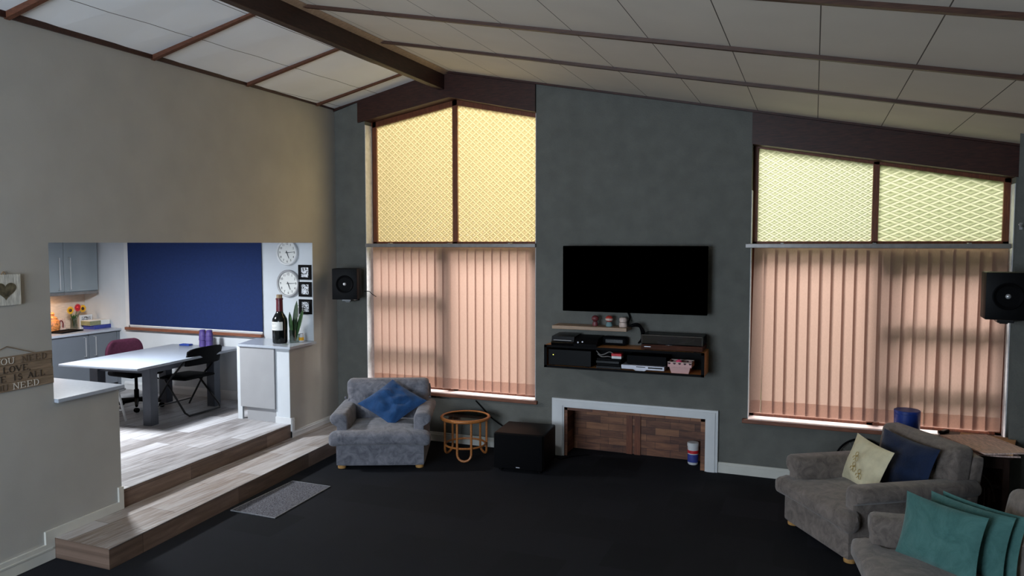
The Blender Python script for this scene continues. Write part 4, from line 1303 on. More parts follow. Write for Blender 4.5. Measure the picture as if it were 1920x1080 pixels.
# ------------------------------------------------------------------ wall speakers
def speaker(label, loc, rotz, mount):
    t = thing('wall_speaker', label, 'speaker', loc, rotz)
    obj('cabinet', box(B(), -0.158, 0.158, -0.14, 0.13, -0.195, 0.195, 0.008, 2), 'black_satin', t)
    obj('woofer', lathe(B(), [(0.112, 0.0), (0.112, 0.008), (0.104, 0.012), (0.094, 0.006), (0.03, -0.03), (0.0, -0.03)], (0.0, -0.141, 0.0), 36, 'y'), 'black', t)
    obj('tweeter', lathe(B(), [(0.026, -0.02), (0.02, -0.002), (0.010, 0.006), (0.0, 0.008)], (0.0, -0.145, 0.0), 18, 'y'), 'chrome', t)
    obj('bracket', box(box(B(), -0.06, 0.06, -0.06, 0.10, -0.225, -0.195, 0.004, 1), -0.03, 0.03, 0.02, 0.08, -0.24, -0.20), 'black_metal', t, False)
    obj('bracket_arm', tube(B(), [(0, 0.05, -0.22), mount], 0.016, 8), 'black_metal', t)
    return t
speaker('black speaker on a bracket in the corner left of the gable window', (-5.525, 8.045, 1.985), R(22), (0.10, 0.215, -0.22))
speaker('black speaker on a bracket at the right edge, in front of the right-hand blind', (1.487, 7.30, 2.065), R(-3), (0.20, 0.345, -0.22))
bm = B(); tube(bm, smoothpath([(-5.37, 8.2, 1.88), (-5.34, 8.27, 1.875), (-5.31, 8.292, 1.84), (-5.25, 8.292, 1.81)]), 0.005, 6)
tag(obj('cable', bm, 'black'), 'thin cable from the left wall speaker to the gable window', 'cable')
# curtain hook at the right edge
p = onY(1917, 424, 7.6)
t = thing('wall_hook', 'small steel wall hook on the pier above the right speaker', 'hook', (p.x, 7.649, p.z))
obj('plate', box(B(), -0.012, 0.012, -0.006, 0.0, -0.03, 0.03, 0.002, 1), 'chrome', t, False)
obj('arm', tube(B(), smoothpath([(0, -0.005, 0.0), (-0.0, -0.035, -0.005), (-0.015, -0.06, 0.0), (-0.03, -0.062, 0.018)]), 0.006, 8), 'chrome', t)

# ------------------------------------------------------------------ things behind the right armchair
t = thing('canister', 'blue cylindrical canister standing on the right window sill', 'canister', (0.885, 8.18, SILL + 0.004))
obj('body', lathe(B(), [(0.105, 0.0), (0.115, 0.012), (0.118, 0.21), (0.0, 0.212)], (0, 0, 0), 32), 'cobalt', t)
obj('lid', lathe(B(), [(0.0, 0.212), (0.1185, 0.212), (0.1185, 0.238), (0.114, 0.242), (0.0, 0.242)], (0, 0, 0), 32), 'cobalt', t)
t = thing('spoked_wheel', 'dark thin-rimmed spoked wheel leaning on the wall behind the right armchair', 'wheel', (0.50, 8.2, 0))
bm = B(); tube(bm, [(0.255 * math.cos(2 * PI * i / 40), 0.04 * math.sin(2 * PI * i / 40), 0.265 + 0.255 * math.sin(2 * PI * i / 40)) for i in range(40)], 0.010, 8, True)
obj('rim', bm, 'black', t)
bm = B()
for i in range(18):
    a = 2 * PI * i / 18
    tube(bm, [(0.02 * math.cos(a + 0.6), 0, 0.265 + 0.02 * math.sin(a + 0.6)), (0.25 * math.cos(a), 0.04 * math.sin(a), 0.265 + 0.25 * math.sin(a))], 0.002, 5)
obj('spokes', bm, 'rail', t)
obj('hub', lathe(B(), [(0.0, -0.03), (0.022, -0.03), (0.022, 0.03), (0.0, 0.03)], (0, 0, 0.265), 14, 'y'), 'black', t)
t = thing('corner_table', 'dark wooden table with arched rails in the corner under the newspapers', 'table', (1.375, 7.52, 0))
obj('tabletop', box(B(), -0.26, 0.20, -0.33, 0.42, 0.71, 0.74, 0.006, 1), 'dark_wood', t, False)
for a in (-0.22, 0.15):
    for b_ in (-0.29, 0.38):
        obj('leg', box(B(), a - 0.025, a + 0.025, b_ - 0.025, b_ + 0.025, 0, 0.71, 0.004, 1), 'dark_wood', t, False)
obj('apron', box(B(), -0.22, 0.16, -0.31, -0.29, 0.62, 0.71), 'dark_wood', t, False)
obj('shelf', box(B(), -0.22, 0.16, -0.28, 0.38, 0.44, 0.465), 'dark_wood', t, False)
obj('back_panel', box(B(), -0.22, 0.16, 0.36, 0.375, 0.03, 0.71), 'dark_wood', t, False)
obj('side_panel', box(B(), 0.155, 0.165, -0.28, 0.36, 0.03, 0.71), 'dark_wood', t, False)
obj('arch_rail', tube(B(), [(-0.08 - 0.15 * math.cos(PI * i / 16), -0.30, 0.33 + 0.24 * math.sin(PI * i / 16)) for i in range(17)], 0.012, 8), 'dark_wood', t)
NP = [(-0.05, 0.03, 8, 'news_pink', 'pinkish newspaper at the bottom of the stack on the corner table'), (0.10, 0.08, -14, 'news', 'brown newspaper in the middle of the stack on the corner table'), (0.05, -0.03, 24, 'news_pink', 'half-open newspaper lying on top of the corner table stack')]
for k, (dx, dy, rot, mt, lb) in enumerate(NP):
    bm = B(); bmesh.ops.create_grid(bm, x_segments=14, y_segments=10, size=0.5)
    for v in bm.verts:
        v.co.x *= 0.42; v.co.y *= 0.60
        v.co.z = 0.012 * noise.noise(Vector((v.co.x * 5 + k, v.co.y * 5, k))) * 0.3 + 0.0
    r_ = bmesh.ops.extrude_face_region(bm, geom=list(bm.faces))
    bmesh.ops.translate(bm, verts=[q for q in r_['geom'] if isinstance(q, bmesh.types.BMVert)], vec=(0, 0, 0.012))
    o = obj('newspaper', bm, mt, None, True, 30, (1.375 + dx * 0.4, 7.37 + dy, 0.744 + 0.0195 * k), R(rot))
    tag(o, lb, 'newspaper', 'newspapers on the corner table')
t = thing('remote_control', 'small dark remote lying at the left end of the newspapers', 'remote control', (1.16, 7.86, 0.741), R(60))
obj('body', box(B(), -0.07, 0.07, -0.022, 0.022, 0.0, 0.022, 0.006, 2), 'black', t)
obj('buttons', box(B(), -0.04, 0.05, -0.012, 0.012, 0.021, 0.025), 'rail', t, False)

# ================================================================== KITCHEN THINGS
# ------------------------------------------------------------------ counters on the half walls
bm = B()
prism(bm, [(LWX(1.5) + 0.04, 1.5), (LWX(4.06) + 0.04, 4.06), (LWX(4.73) + 0.04, 4.73), (LWX(4.73) - 0.92, 4.73), (-6.6, 1.5)], 1.236, 1.266, XY)
pts = [(LWX(4.073) + 0.045, 4.073), (LWX(4.73) + 0.045, 4.73), (LWX(4.73) - 0.92, 4.73), (LWX(4.073) - 0.92, 4.073)]
bm.free(); bm = B(); prism(bm, pts, 1.236, 1.266, XY)
bmesh.ops.bevel(bm, geom=list(bm.edges), offset=0.004, segments=2, affect='EDGES')
tag(obj('worktop', bm, 'worktop'), 'white worktop on the near half wall at the left', 'worktop')
t = thing('base_cupboard', 'grey base cupboard behind the near half wall', 'cupboard', (0, 0, 0))
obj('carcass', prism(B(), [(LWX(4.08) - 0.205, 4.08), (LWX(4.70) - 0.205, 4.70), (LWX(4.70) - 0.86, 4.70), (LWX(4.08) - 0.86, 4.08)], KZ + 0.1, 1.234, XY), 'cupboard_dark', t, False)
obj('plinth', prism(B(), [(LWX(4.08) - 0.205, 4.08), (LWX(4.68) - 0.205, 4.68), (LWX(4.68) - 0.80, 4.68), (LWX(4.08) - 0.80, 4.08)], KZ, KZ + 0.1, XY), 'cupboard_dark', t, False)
# far peninsula: grey cabinet with plinth and white worktop running to the wall end
xw = LWX(7.22)
bm = B(); prism(bm, [(xw + 0.045, 7.17), (LWX(7.735) + 0.045, 7.735), (LWX(7.735) - 0.9, 7.735), (xw - 0.74, 7.17)], 1.237, 1.268, XY)
bmesh.ops.bevel(bm, geom=list(bm.edges), offset=0.004, segments=2, affect='EDGES')
tag(obj('worktop', bm, 'worktop'), 'white worktop carrying the large wine bottle beside the clocks', 'worktop')
t = thing('end_cabinet', 'grey cabinet end with recessed plinth next to the white pillar', 'cabinet', (xw - 0.20, 7.22, KZ))
obj('end_panel', box(B(), -0.53, -0.008, -0.03, 0.0, 0.165, 0.904, 0.002, 1), 'panel', t, False)
obj('carcass', box(B(), -0.50, -0.02, 0.0, 0.50, 0.165, 0.904), 'panel', t, False)
obj('plinth', box(B(), -0.45, -0.008, 0.0, 0.45, 0.0, 0.163), 'panel', t, False)
obj('filler', box(B(), -0.60, -0.53, 0.0, 0.03, 0.0, 0.904), 'wall_white', t, False)

# ------------------------------------------------------------------ left run: base cupboards, worktop, wall cupboards
FXB = -9.58
bm = B(); box(bm, KX + 0.001, FXB + 0.03, 5.2, KD - 0.001, 1.205, 1.238, 0.004, 2)
tag(obj('worktop', bm, 'worktop'), 'white worktop along the tiled wall under the wall cupboards', 'worktop')
def cupboard(label, y0, y1, hy, group):
    t = thing('base_cupboard', label, 'cupboard', (FXB, (y0 + y1) / 2, KZ), 0, group)
    w = (y1 - y0) / 2
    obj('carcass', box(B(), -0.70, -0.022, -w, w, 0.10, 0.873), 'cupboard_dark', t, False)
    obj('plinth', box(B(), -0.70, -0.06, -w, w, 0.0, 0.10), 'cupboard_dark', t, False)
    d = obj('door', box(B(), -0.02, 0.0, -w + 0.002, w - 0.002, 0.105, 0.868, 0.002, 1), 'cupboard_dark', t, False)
    hw = obj('handle', tube(B(), [(0.0, hy - (y0 + y1) / 2, 0.83), (0.035, hy - (y0 + y1) / 2, 0.83), (0.035, hy - (y0 + y1) / 2, 0.56), (0.0, hy - (y0 + y1) / 2, 0.56)], 0.007, 8), 'chrome', d)
    return t
gB = None
cupboard('dark grey base cupboard left of the paired handles', 6.98, 7.565, 7.495, gB)
cupboard('dark grey base cupboard right of the paired handles, beside the plum chair', 7.57, 8.03, 7.655, gB)
cupboard('dark grey base cupboard mostly hidden behind the near wall end', 6.35, 6.975, 6.42, gB)
bm = B(); box(bm, FXB - 0.03, FXB - 0.004, 8.035, KD - 0.002, KZ, 1.204)
tag(obj('filler_panel', bm, 'cupboard_dark', None, False), 'narrow dark filler strip between base cupboard and window wall', 'panel')
FXU = -9.93
def wallcup(label, y0, y1, hy):
    t = thing('wall_cupboard', label, 'cupboard', (FXU, (y0 + y1) / 2, 1.79))
    w = (y1 - y0) / 2
    obj('carcass', box(B(), KX - FXU + 0.001, -0.022, -w, w, 0.0, KC - 1.79 - 0.002), 'cupboard', t, False)
    d = obj('door', box(B(), -0.02, 0.0, -w + 0.002, w - 0.002, 0.012, 0.90, 0.002, 1), 'cupboard', t, False)
    k = hy - (y0 + y1) / 2
    obj('handle', tube(B(), [(0.0, k, 0.50), (0.035, k, 0.50), (0.035, k, 0.045), (0.0, k, 0.045)], 0.008, 8), 'chrome', d)
    obj('light_pelmet', box(B(), -0.03, 0.0, -w, w, -0.035, 0.0), 'rail', t, False)
wallcup('grey wall cupboard left of the paired bar handles', 6.95, 7.485, 7.40)
wallcup('grey wall cupboard right of the paired bar handles, at the tiled corner', 7.49, 8.03, 7.565)
# things on that worktop
WZ = 1.238
t = thing('book', 'thick blue book lying at the bottom of the pile by the kitchen window', 'book', (-9.86, 7.95, WZ), R(4))
obj('cover', box(B(), -0.105, 0.105, -0.165, 0.155, 0.0, 0.055, 0.003, 1), 'book_blue', t, False)
obj('pages', box(B(), -0.10, 0.1065, -0.16, 0.1565, 0.006, 0.049), 'book_blue', t, False)
t = thing('book', 'olive and white book lying on top of the blue one', 'book', (-9.87, 7.93, WZ + 0.056), R(-3))
obj('cover', box(B(), -0.10, 0.10, -0.17, 0.15, 0.0, 0.070, 0.003, 1), 'paper', t, False)
obj('spine', box(B(), -0.101, 0.1025, -0.172, -0.0, 0.004, 0.066), 'book_green', t, False)
t = thing('picture_frame', 'white framed card standing behind the books on the worktop', 'picture frame', (-10.02, 7.88, WZ), R(90))
fr = box(box(box(box(B(), -0.10, 0.10, -0.01, 0.01, 0.0, 0.025), -0.10, 0.10, -0.01, 0.01, 0.175, 0.20), -0.10, -0.075, -0.01, 0.01, 0.025, 0.175), 0.075, 0.10, -0.01, 0.01, 0.025, 0.175)
obj('frame', fr, 'white', t, False)
obj('print', box(B(), -0.078, 0.078, -0.004, 0.004, 0.022, 0.178), art_mat('pink_card_print', 6, 30), t, False)
t = thing('flower_vase', 'glass vase of sunflowers and a red gerbera in the tiled corner', 'vase', (-10.08, 7.73, WZ))
obj('vase', lathe(B(), [(0.045, 0.0), (0.05, 0.01), (0.045, 0.12), (0.052, 0.16), (0.048, 0.16), (0.042, 0.12), (0.045, 0.012), (0.0, 0.012)], (0, 0, 0), 24), 'glass', t)
for k, (dy, dz, mt, c) in enumerate(((-0.085, 0.285, 'yellow', 'brown'), (0.035, 0.315, 'red', 'red'), (0.115, 0.295, 'yellow', 'brown'))):
    st = obj('stem', tube(B(), smoothpath([(0, 0, 0.02), (0.01, dy * 0.35, 0.16), (0.035, dy, dz)]), 0.006, 6), 'leaf', t)
    bm = B()
    for j in range(16):
        a = 2 * PI * j / 16
        c_, s_ = math.cos(a), math.sin(a)
        v = [bm.verts.new((0.045 + q[2], dy + c_ * q[0] - s_ * q[1], dz + s_ * q[0] + c_ * q[1])) for q in ((0.018, -0.008, 0), (0.04, -0.011, 0.006), (0.062, 0, 0.0), (0.04, 0.011, 0.006), (0.018, 0.008, 0))]
        bm.faces.new(v)
    r_ = bmesh.ops.extrude_face_region(bm, geom=list(bm.faces))
    bmesh.ops.translate(bm, verts=[q for q in r_['geom'] if isinstance(q, bmesh.types.BMVert)], vec=(-0.003, 0, 0))
    fl = obj('flower', bm, mt, t)
    bm = B(); bmesh.ops.create_uvsphere(bm, u_segments=14, v_segments=8, radius=0.024, matrix=Matrix.Translation((0.043, dy, dz)))
    obj('flower_centre', bm, c, fl)
bm = B()
for k in range(12):
    a = k * 2.4
    p0 = Vector((0, 0, 0.14)); p1 = Vector((0.05 * math.cos(a), 0.06 * math.sin(a), 0.17 + 0.05 * (k % 3) / 2)); sd = Vector((-math.sin(a), math.cos(a), 0)) * 0.02
    v = [bm.verts.new(q) for q in (p0, (p0 + p1) / 2 + sd, p1, (p0 + p1) / 2 - sd)]
    bm.faces.new(v)
obj('leaves', bm, 'leaf', t)
t = thing('ceramic_jar', 'warm orange patterned jar with a lid under the cupboard light', 'jar', (-10.08, 7.40, WZ))
obj('body', lathe(B(), [(0.07, 0.0), (0.085, 0.02), (0.095, 0.09), (0.085, 0.15), (0.06, 0.175), (0.0, 0.175)], (0, 0, 0), 28), 'terracotta', t)
obj('lid', lathe(B(), [(0.065, 0.172), (0.06, 0.195), (0.03, 0.215), (0.02, 0.235), (0.03, 0.25), (0.012, 0.275), (0.0, 0.278)], (0, 0, 0), 24), 'terracotta', t)
t = thing('photo_card', 'small pale card with a dark red motif leaning on the tiles beside the orange jar', 'card', (-10.16, 7.585, WZ), R(90))
obj('card', box(B(), -0.07, 0.07, -0.004, 0.004, 0.0, 0.165), 'blush', t, False)
obj('motif', tube(B(), [(-0.025, -0.007, 0.03), (-0.03, -0.007, 0.09), (-0.018, -0.007, 0.125), (0.0, -0.007, 0.135), (0.018, -0.007, 0.125), (0.03, -0.007, 0.09), (0.025, -0.007, 0.03)], 0.010, 6), 'maroon', t)
t = thing('serving_tray', 'thin black tray lying on the worktop in front of the orange jar', 'tray', (-9.86, 7.42, WZ), R(12))
obj('base', box(B(), -0.13, 0.13, -0.20, 0.20, 0.0, 0.008, 0.003, 1), 'black', t)
obj('rim', tube(B(), [(-0.127, -0.197, 0.012), (0.127, -0.197, 0.012), (0.127, 0.197, 0.012), (-0.127, 0.197, 0.012)], 0.006, 6, True), 'black', t)
t = thing('desk_lamp', 'small lamp with a dark conical shade at the edge of the kitchen opening', 'lamp', (-10.12, 7.19, WZ))
obj('base', lathe(B(), [(0.06, 0), (0.06, 0.012), (0.012, 0.02), (0.009, 0.30), (0.0, 0.30)], (0, 0, 0), 20), 'black_metal', t)
obj('lamp_shade', lathe(B(), [(0.10, 0.29), (0.05, 0.42), (0.045, 0.42), (0.094, 0.292)], (0, 0, 0), 24), 'black_metal', t)
bm = B(); bmesh.ops.create_uvsphere(bm, u_segments=14, v_segments=8, radius=0.032, matrix=Matrix.Translation((0, 0, 0.315)))
obj('bulb', bm, emit_mat('warm_bulb', (255, 190, 110), 14.0), t)

# ------------------------------------------------------------------ kitchen roller blind
t = thing('roller_blind', 'royal blue roller blind drawn down over the kitchen window', 'blind', (-8.13, KD - 0.017, 1.29))
obj('cloth', box(B(), -1.225, 1.225, -0.004, 0.0, 0.005, 1.36), 'blind_blue', t, False)
obj('roller', lathe(B(), [(0.0, -1.2), (0.03, -1.2), (0.03, 1.2), (0.0, 1.2)], (0, 0, 0), 16), 'white', t)
t.children[-1].rotation_euler = (0, PI / 2, 0); t.children[-1].location = (0, 0.0, 1.385)
obj('bottom_bar', box(B(), -1.225, 1.225, -0.008, 0.004, -0.012, 0.010, 0.002, 1), 'white', t, False)

# ------------------------------------------------------------------ kitchen ceiling lamp
t = thing('ceiling_lamp', 'flat white panel lamp on the kitchen ceiling', 'lamp', (-7.6, 5.8, KC))
obj('housing', box(B(), -0.48, 0.48, -0.28, 0.28, -0.045, -0.001, 0.005, 1), 'white', t, False)
obj('diffuser', box(B(), -0.45, 0.45, -0.25, 0.25, -0.05, -0.044), 'lamp_face', t, False)

# ------------------------------------------------------------------ dining table
t = thing('dining_table', 'white-topped dining table on thick slate-grey legs in the kitchen', 'table', (-7.715, 7.05, KZ), R(5.0))
obj('tabletop', box(B(), -0.575, 0.575, -0.93, 0.93, 0.722, 0.752, 0.004, 2), 'table_top', t)
for a in (-0.42, 0.36):
    for b_ in (-0.52, 0.60):
        obj('leg', box(B(), a - 0.06, a + 0.06, b_ - 0.06, b_ + 0.06, 0.0, 0.722, 0.003, 1), 'table_leg', t)
for q in ((-0.36, 0.30, -0.55, -0.51), (-0.36, 0.30, 0.58, 0.62)):
    obj('apron', box(B(), q[0], q[1], q[2], q[3], 0.62, 0.722), 'table_leg', t, False)
for q in ((-0.44, -0.40), (0.34, 0.38)):
    obj('apron', box(B(), q[0], q[1], -0.46, 0.54, 0.62, 0.722), 'table_leg', t, False)
TZ_ = KZ + 0.752
for k, (px, lb) in enumerate(((384, 'left one of the two purple tumblers at the far end of the dining table'), (392.5, 'right one of the two purple tumblers at the far end of the dining table'))):
    p = onZ(px, 650, TZ_)
    t = thing('tumbler_stack', lb, 'tumbler', (p.x + (0.03 if k else -0.03), 7.86, TZ_), 0, 'purple tumblers')
    obj('body', lathe(B(), [(0.045, 0.0), (0.05, 0.005), (0.046, 0.09), (0.052, 0.094), (0.047, 0.15), (0.05, 0.154), (0.042, 0.2), (0.0, 0.2)], (0, 0, 0), 24), 'purple', t)
    obj('cap', lathe(B(), [(0.04, 0.2), (0.042, 0.225), (0.03, 0.235), (0.0, 0.235)], (0, 0, 0), 20), 'purple', t)
t = thing('dish', 'small cobalt blue dish on the dining table beside the purple tumblers', 'dish', (-8.06, 7.86, TZ_), R(5))
obj('body', box(B(), -0.085, 0.085, -0.04, 0.04, 0.0, 0.016, 0.006, 2), 'cobalt', t)
obj('rim', tube(B(), [(-0.08, -0.035, 0.016), (0.08, -0.035, 0.016), (0.08, 0.035, 0.016), (-0.08, 0.035, 0.016)], 0.006, 6, True), 'cobalt', t)

# ------------------------------------------------------------------ black folding chair (facing -Y)
t = thing('folding_chair', 'black folding chair tucked under the right side of the dining table', 'chair', (-7.45, 7.31, KZ), R(-88))
hw = 0.30
U = [(-hw - 0.03, -0.33, 0.0125), (-hw, -0.02, 0.47), (-hw + 0.005, 0.23, 0.72)] + [(-hw + 0.06 - 0.055 * math.cos(a) , 0.24 + 0.035 * math.sin(a) * 1.0, 0.75 + 0.08 * math.sin(a)) for a in (R(20), R(60), R(90))]
U = U + [(-x, y, z) for x, y, z in U[::-1]]
obj('front_frame', tube(B(), U, 0.0125, 8), 'black_metal', t)
Rr = [(-hw + 0.03, -0.14, 0.44), (-hw + 0.0, 0.20, 0.05), (-hw + 0.03, 0.235, 0.0125), (hw - 0.03, 0.235, 0.0125), (hw - 0.0, 0.20, 0.05), (hw - 0.03, -0.14, 0.44)]
obj('rear_frame', tube(B(), Rr, 0.0125, 8), 'black_metal', t)
obj('cross_bar', tube(B(), [(-hw - 0.022, -0.28, 0.09), (hw + 0.022, -0.28, 0.09)], 0.008, 8), 'black_metal', t)
obj('seat', rbox(-0.262, 0.262, -0.24, 0.18, 0.44, 0.475, 0.016, 10, lambda p, u: p + Vector((0, 0, 0.012 * (1 - u.x ** 2) * (1 if u.z > 0 else 0)))), 'black', t)
def curve_back(p, u):
    p.y += 0.045 * (1 - u.x ** 2) + 0.22 * (p.z - 0.72)
    p.z += -0.03 * (u.x ** 4) if u.z > 0 else 0.0
    return p
obj('backrest', rbox(-0.30, 0.30, 0.215, 0.25, 0.63, 0.86, 0.016, 14, curve_back), 'black', t)

# ------------------------------------------------------------------ plum office chair
t = thing('office_chair', 'plum-backed swivel office chair behind the dining table', 'chair', (-8.24, 7.18, KZ), R(85))
def officeback(p, u):
    p.y += -0.04 * (u.x ** 2)
    return p
obj('backrest', rbox(-0.27, 0.27, 0.22, 0.29, 0.55, 0.90, 0.034, 16, officeback), 'purple_cloth', t)
t2 = t.children[-1]
for v in t2.data.vertices:
    if v.co.z > 0.72:
        k = (v.co.z - 0.72) / 0.18
        v.co.x *= 1 - 0.35 * k ** 2.5
obj('seat', rbox(-0.25, 0.25, -0.24, 0.24, 0.44, 0.52, 0.036, 12), 'black', t)
obj('back_stem', tube(B(), smoothpath([(0, 0.1, 0.43), (0, 0.30, 0.44), (0, 0.31, 0.6), (0, 0.30, 0.7)]), 0.02, 8), 'black', t)
obj('gas_lift', lathe(B(), [(0.03, 0.08), (0.03, 0.25), (0.02, 0.25), (0.02, 0.44), (0.0, 0.44)], (0, 0, 0), 16), 'black', t)
obj('lever', tube(B(), [(0.0, 0.0, 0.42), (0.2, -0.05, 0.41), (0.27, -0.06, 0.36), (0.29, -0.06, 0.35)], 0.009, 8), 'black', t)
for k in range(5):
    a = 2 * PI * k / 5 + 0.3
    c_, s_ = math.cos(a), math.sin(a)
    lg = obj('base_arm', tube(B(), [(0.02 * c_, 0.02 * s_, 0.115), (0.30 * c_, 0.30 * s_, 0.085)], [0.028, 0.018], 8), 'black', t)
    obj('caster', lathe(B(), [(0.0, -0.022), (0.03, -0.022), (0.032, 0.0), (0.03, 0.022), (0.0, 0.022)], (0.31 * c_, 0.31 * s_, 0.0325), 16, 'y'), 'black', lg)

# ------------------------------------------------------------------ white step stool, mostly behind the near half wall
p = onZ(236, 800, KZ)
t = thing('step_stool', 'white folding stool peeping out behind the near half wall', 'stool', (-7.80, 6.34, KZ), R(20))
for sx in (-0.16, 0.16):
    obj('front_leg', tube(B(), [(sx, -0.15, 0.014), (sx, 0.03, 0.40)], 0.015, 6), 'white', t)
    obj('rear_leg', tube(B(), [(sx, 0.17, 0.014), (sx, 0.02, 0.40)], 0.015, 6), 'white', t)
obj('seat', box(B(), -0.19, 0.19, -0.12, 0.14, 0.40, 0.425, 0.006, 2), 'white', t)
obj('rung', tube(B(), [(-0.16, -0.08, 0.165), (0.16, -0.08, 0.165)], 0.011, 6), 'white', t)
obj('rung', tube(B(), [(-0.16, 0.10, 0.165), (0.16, 0.10, 0.165)], 0.011, 6), 'white', t)

# ------------------------------------------------------------------ big wine bottle, plant, small things on the far worktop
PZ = 1.268
t = thing('wine_bottle', 'oversized dark wine bottle with a white label on the far worktop', 'bottle', (-6.10, 7.44, PZ))
obj('glass_body', lathe(B(), [(0.08, 0.0), (0.088, 0.008), (0.090, 0.02), (0.092, 0.26), (0.088, 0.30), (0.066, 0.345), (0.046, 0.375), (0.040, 0.40), (0.038, 0.54), (0.0, 0.54)], (0, 0, 0), 36), 'wine', t)
obj('foil', lathe(B(), [(0.0415, 0.395), (0.0395, 0.535), (0.044, 0.538), (0.044, 0.555), (0.038, 0.558)], (0, 0, 0), 28), 'foil', t)
obj('cork', lathe(B(), [(0.034, 0.55), (0.036, 0.595), (0.03, 0.60), (0.0, 0.60)], (0, 0, 0), 20), 'cork', t)
bm = B()
aa = [R(-150 + 10 * i) for i in range(13)]
for i in range(12):
    q = [(0.0935 * math.cos(a), 0.0935 * math.sin(a), z) for a, z in ((aa[i], 0.165), (aa[i + 1], 0.165), (aa[i + 1], 0.30 - 0.03), (aa[i], 0.30 - 0.03))]
    bm.faces.new([bm.verts.new(x) for x in q])
bmesh.ops.remove_doubles(bm, verts=bm.verts, dist=1e-5)
lab = obj('label', bm, 'paper', t)
bm = B()
for z, a0, a1 in ((0.248, -120, -75), (0.236, -118, -95), (0.205, -125, -70), (0.192, -125, -80)):
    tube(bm, [(0.0945 * math.cos(R(a)), 0.0945 * math.sin(R(a)), z) for a in range(a0, a1, 5)], 0.002, 5)
obj('label_lines', bm, 'rail', lab)
t = thing('plant_vase', 'glass of water with tall sword-shaped green leaves beside the wine bottle', 'plant', (-5.965, 7.515, PZ))
obj('glass', lathe(B(), [(0.040, 0.0), (0.042, 0.005), (0.046, 0.16), (0.043, 0.16), (0.039, 0.012), (0.0, 0.012)], (0, 0, 0), 24), 'glass', t)
obj('water', lathe(B(), [(0.0, 0.0125), (0.038, 0.0125), (0.041, 0.10), (0.0, 0.10)], (0, 0, 0), 20), 'glass', t)
for k, (dx, dy, h, w_, lean, mt) in enumerate(((0.0, 0.0, 0.50, 0.044, (0.05, 0.02), 'leaf_dark'), (0.012, 0.01, 0.40, 0.038, (0.10, 0.05), 'leaf'), (-0.012, 0.006, 0.36, 0.036, (-0.04, 0.0), 'leaf_dark'), (0.0, -0.012, 0.33, 0.028, (0.0, -0.03), 'leaf'))):
    bm = B(); L_ = []
    for i in range(9):
        u = i / 8
        hw_ = w_ * (0.5 + 0.8 * u) * (1 - u ** 3) ** 0.8 + 0.0005
        c0 = Vector((dx + lean[0] * u, dy + lean[1] * u, 0.02 + h * u))
        L_.append([bm.verts.new(c0 + Vector((-hw_, 0, 0))), bm.verts.new(c0 + Vector((0, 0.006, 0))), bm.verts.new(c0 + Vector((hw_, 0, 0)))])
    for i in range(8):
        for j in range(2):
            bm.faces.new((L_[i][j], L_[i][j + 1], L_[i + 1][j + 1], L_[i + 1][j]))
    r_ = bmesh.ops.extrude_face_region(bm, geom=list(bm.faces))
    bmesh.ops.translate(bm, verts=[q for q in r_['geom'] if isinstance(q, bmesh.types.BMVert)], vec=(0, 0.004, 0))
    obj('leaf', bm, mt, t)
t = thing('jar', 'small white and yellow jar beside the plant glass', 'jar', (-5.92, 7.62, PZ))
obj('body', lathe(B(), [(0.028, 0), (0.03, 0.006), (0.03, 0.075), (0.024, 0.085), (0.0, 0.085)], (0, 0, 0), 20), 'white', t)
obj('label', lathe(B(), [(0.0306, 0.02), (0.0306, 0.06)], (0, 0, 0), 20), 'yellow', t)
obj('lid', lathe(B(), [(0.026, 0.083), (0.026, 0.105), (0.0, 0.107)], (0, 0, 0), 20), 'white', t)
t = thing('drinking_glass', 'short clear drinking glass between plant and jar on the far worktop', 'glass', (-5.985, 7.64, PZ))
obj('glass', lathe(B(), [(0.026, 0), (0.030, 0.095), (0.028, 0.095), (0.024, 0.006), (0.0, 0.006)], (0, 0, 0), 20), 'glass', t)
bm = B()
for k in range(1):
    v = [bm.verts.new(q) for q in ((0, -0.012, 0.001), (0.04, 0.0, 0.003), (0.085, 0.004, 0.001), (0.04, 0.018, 0.004))]
    bm.faces.new(v)
r_ = bmesh.ops.extrude_face_region(bm, geom=list(bm.faces)); bmesh.ops.translate(bm, verts=[q for q in r_['geom'] if isinstance(q, bmesh.types.BMVert)], vec=(0, 0, 0.003))
tag(obj('leaf', bm, 'leaf', None, True, 38, (-5.98, 7.33, PZ), R(12)), 'fallen green leaf on the far worktop in front of the bottle', 'leaf')

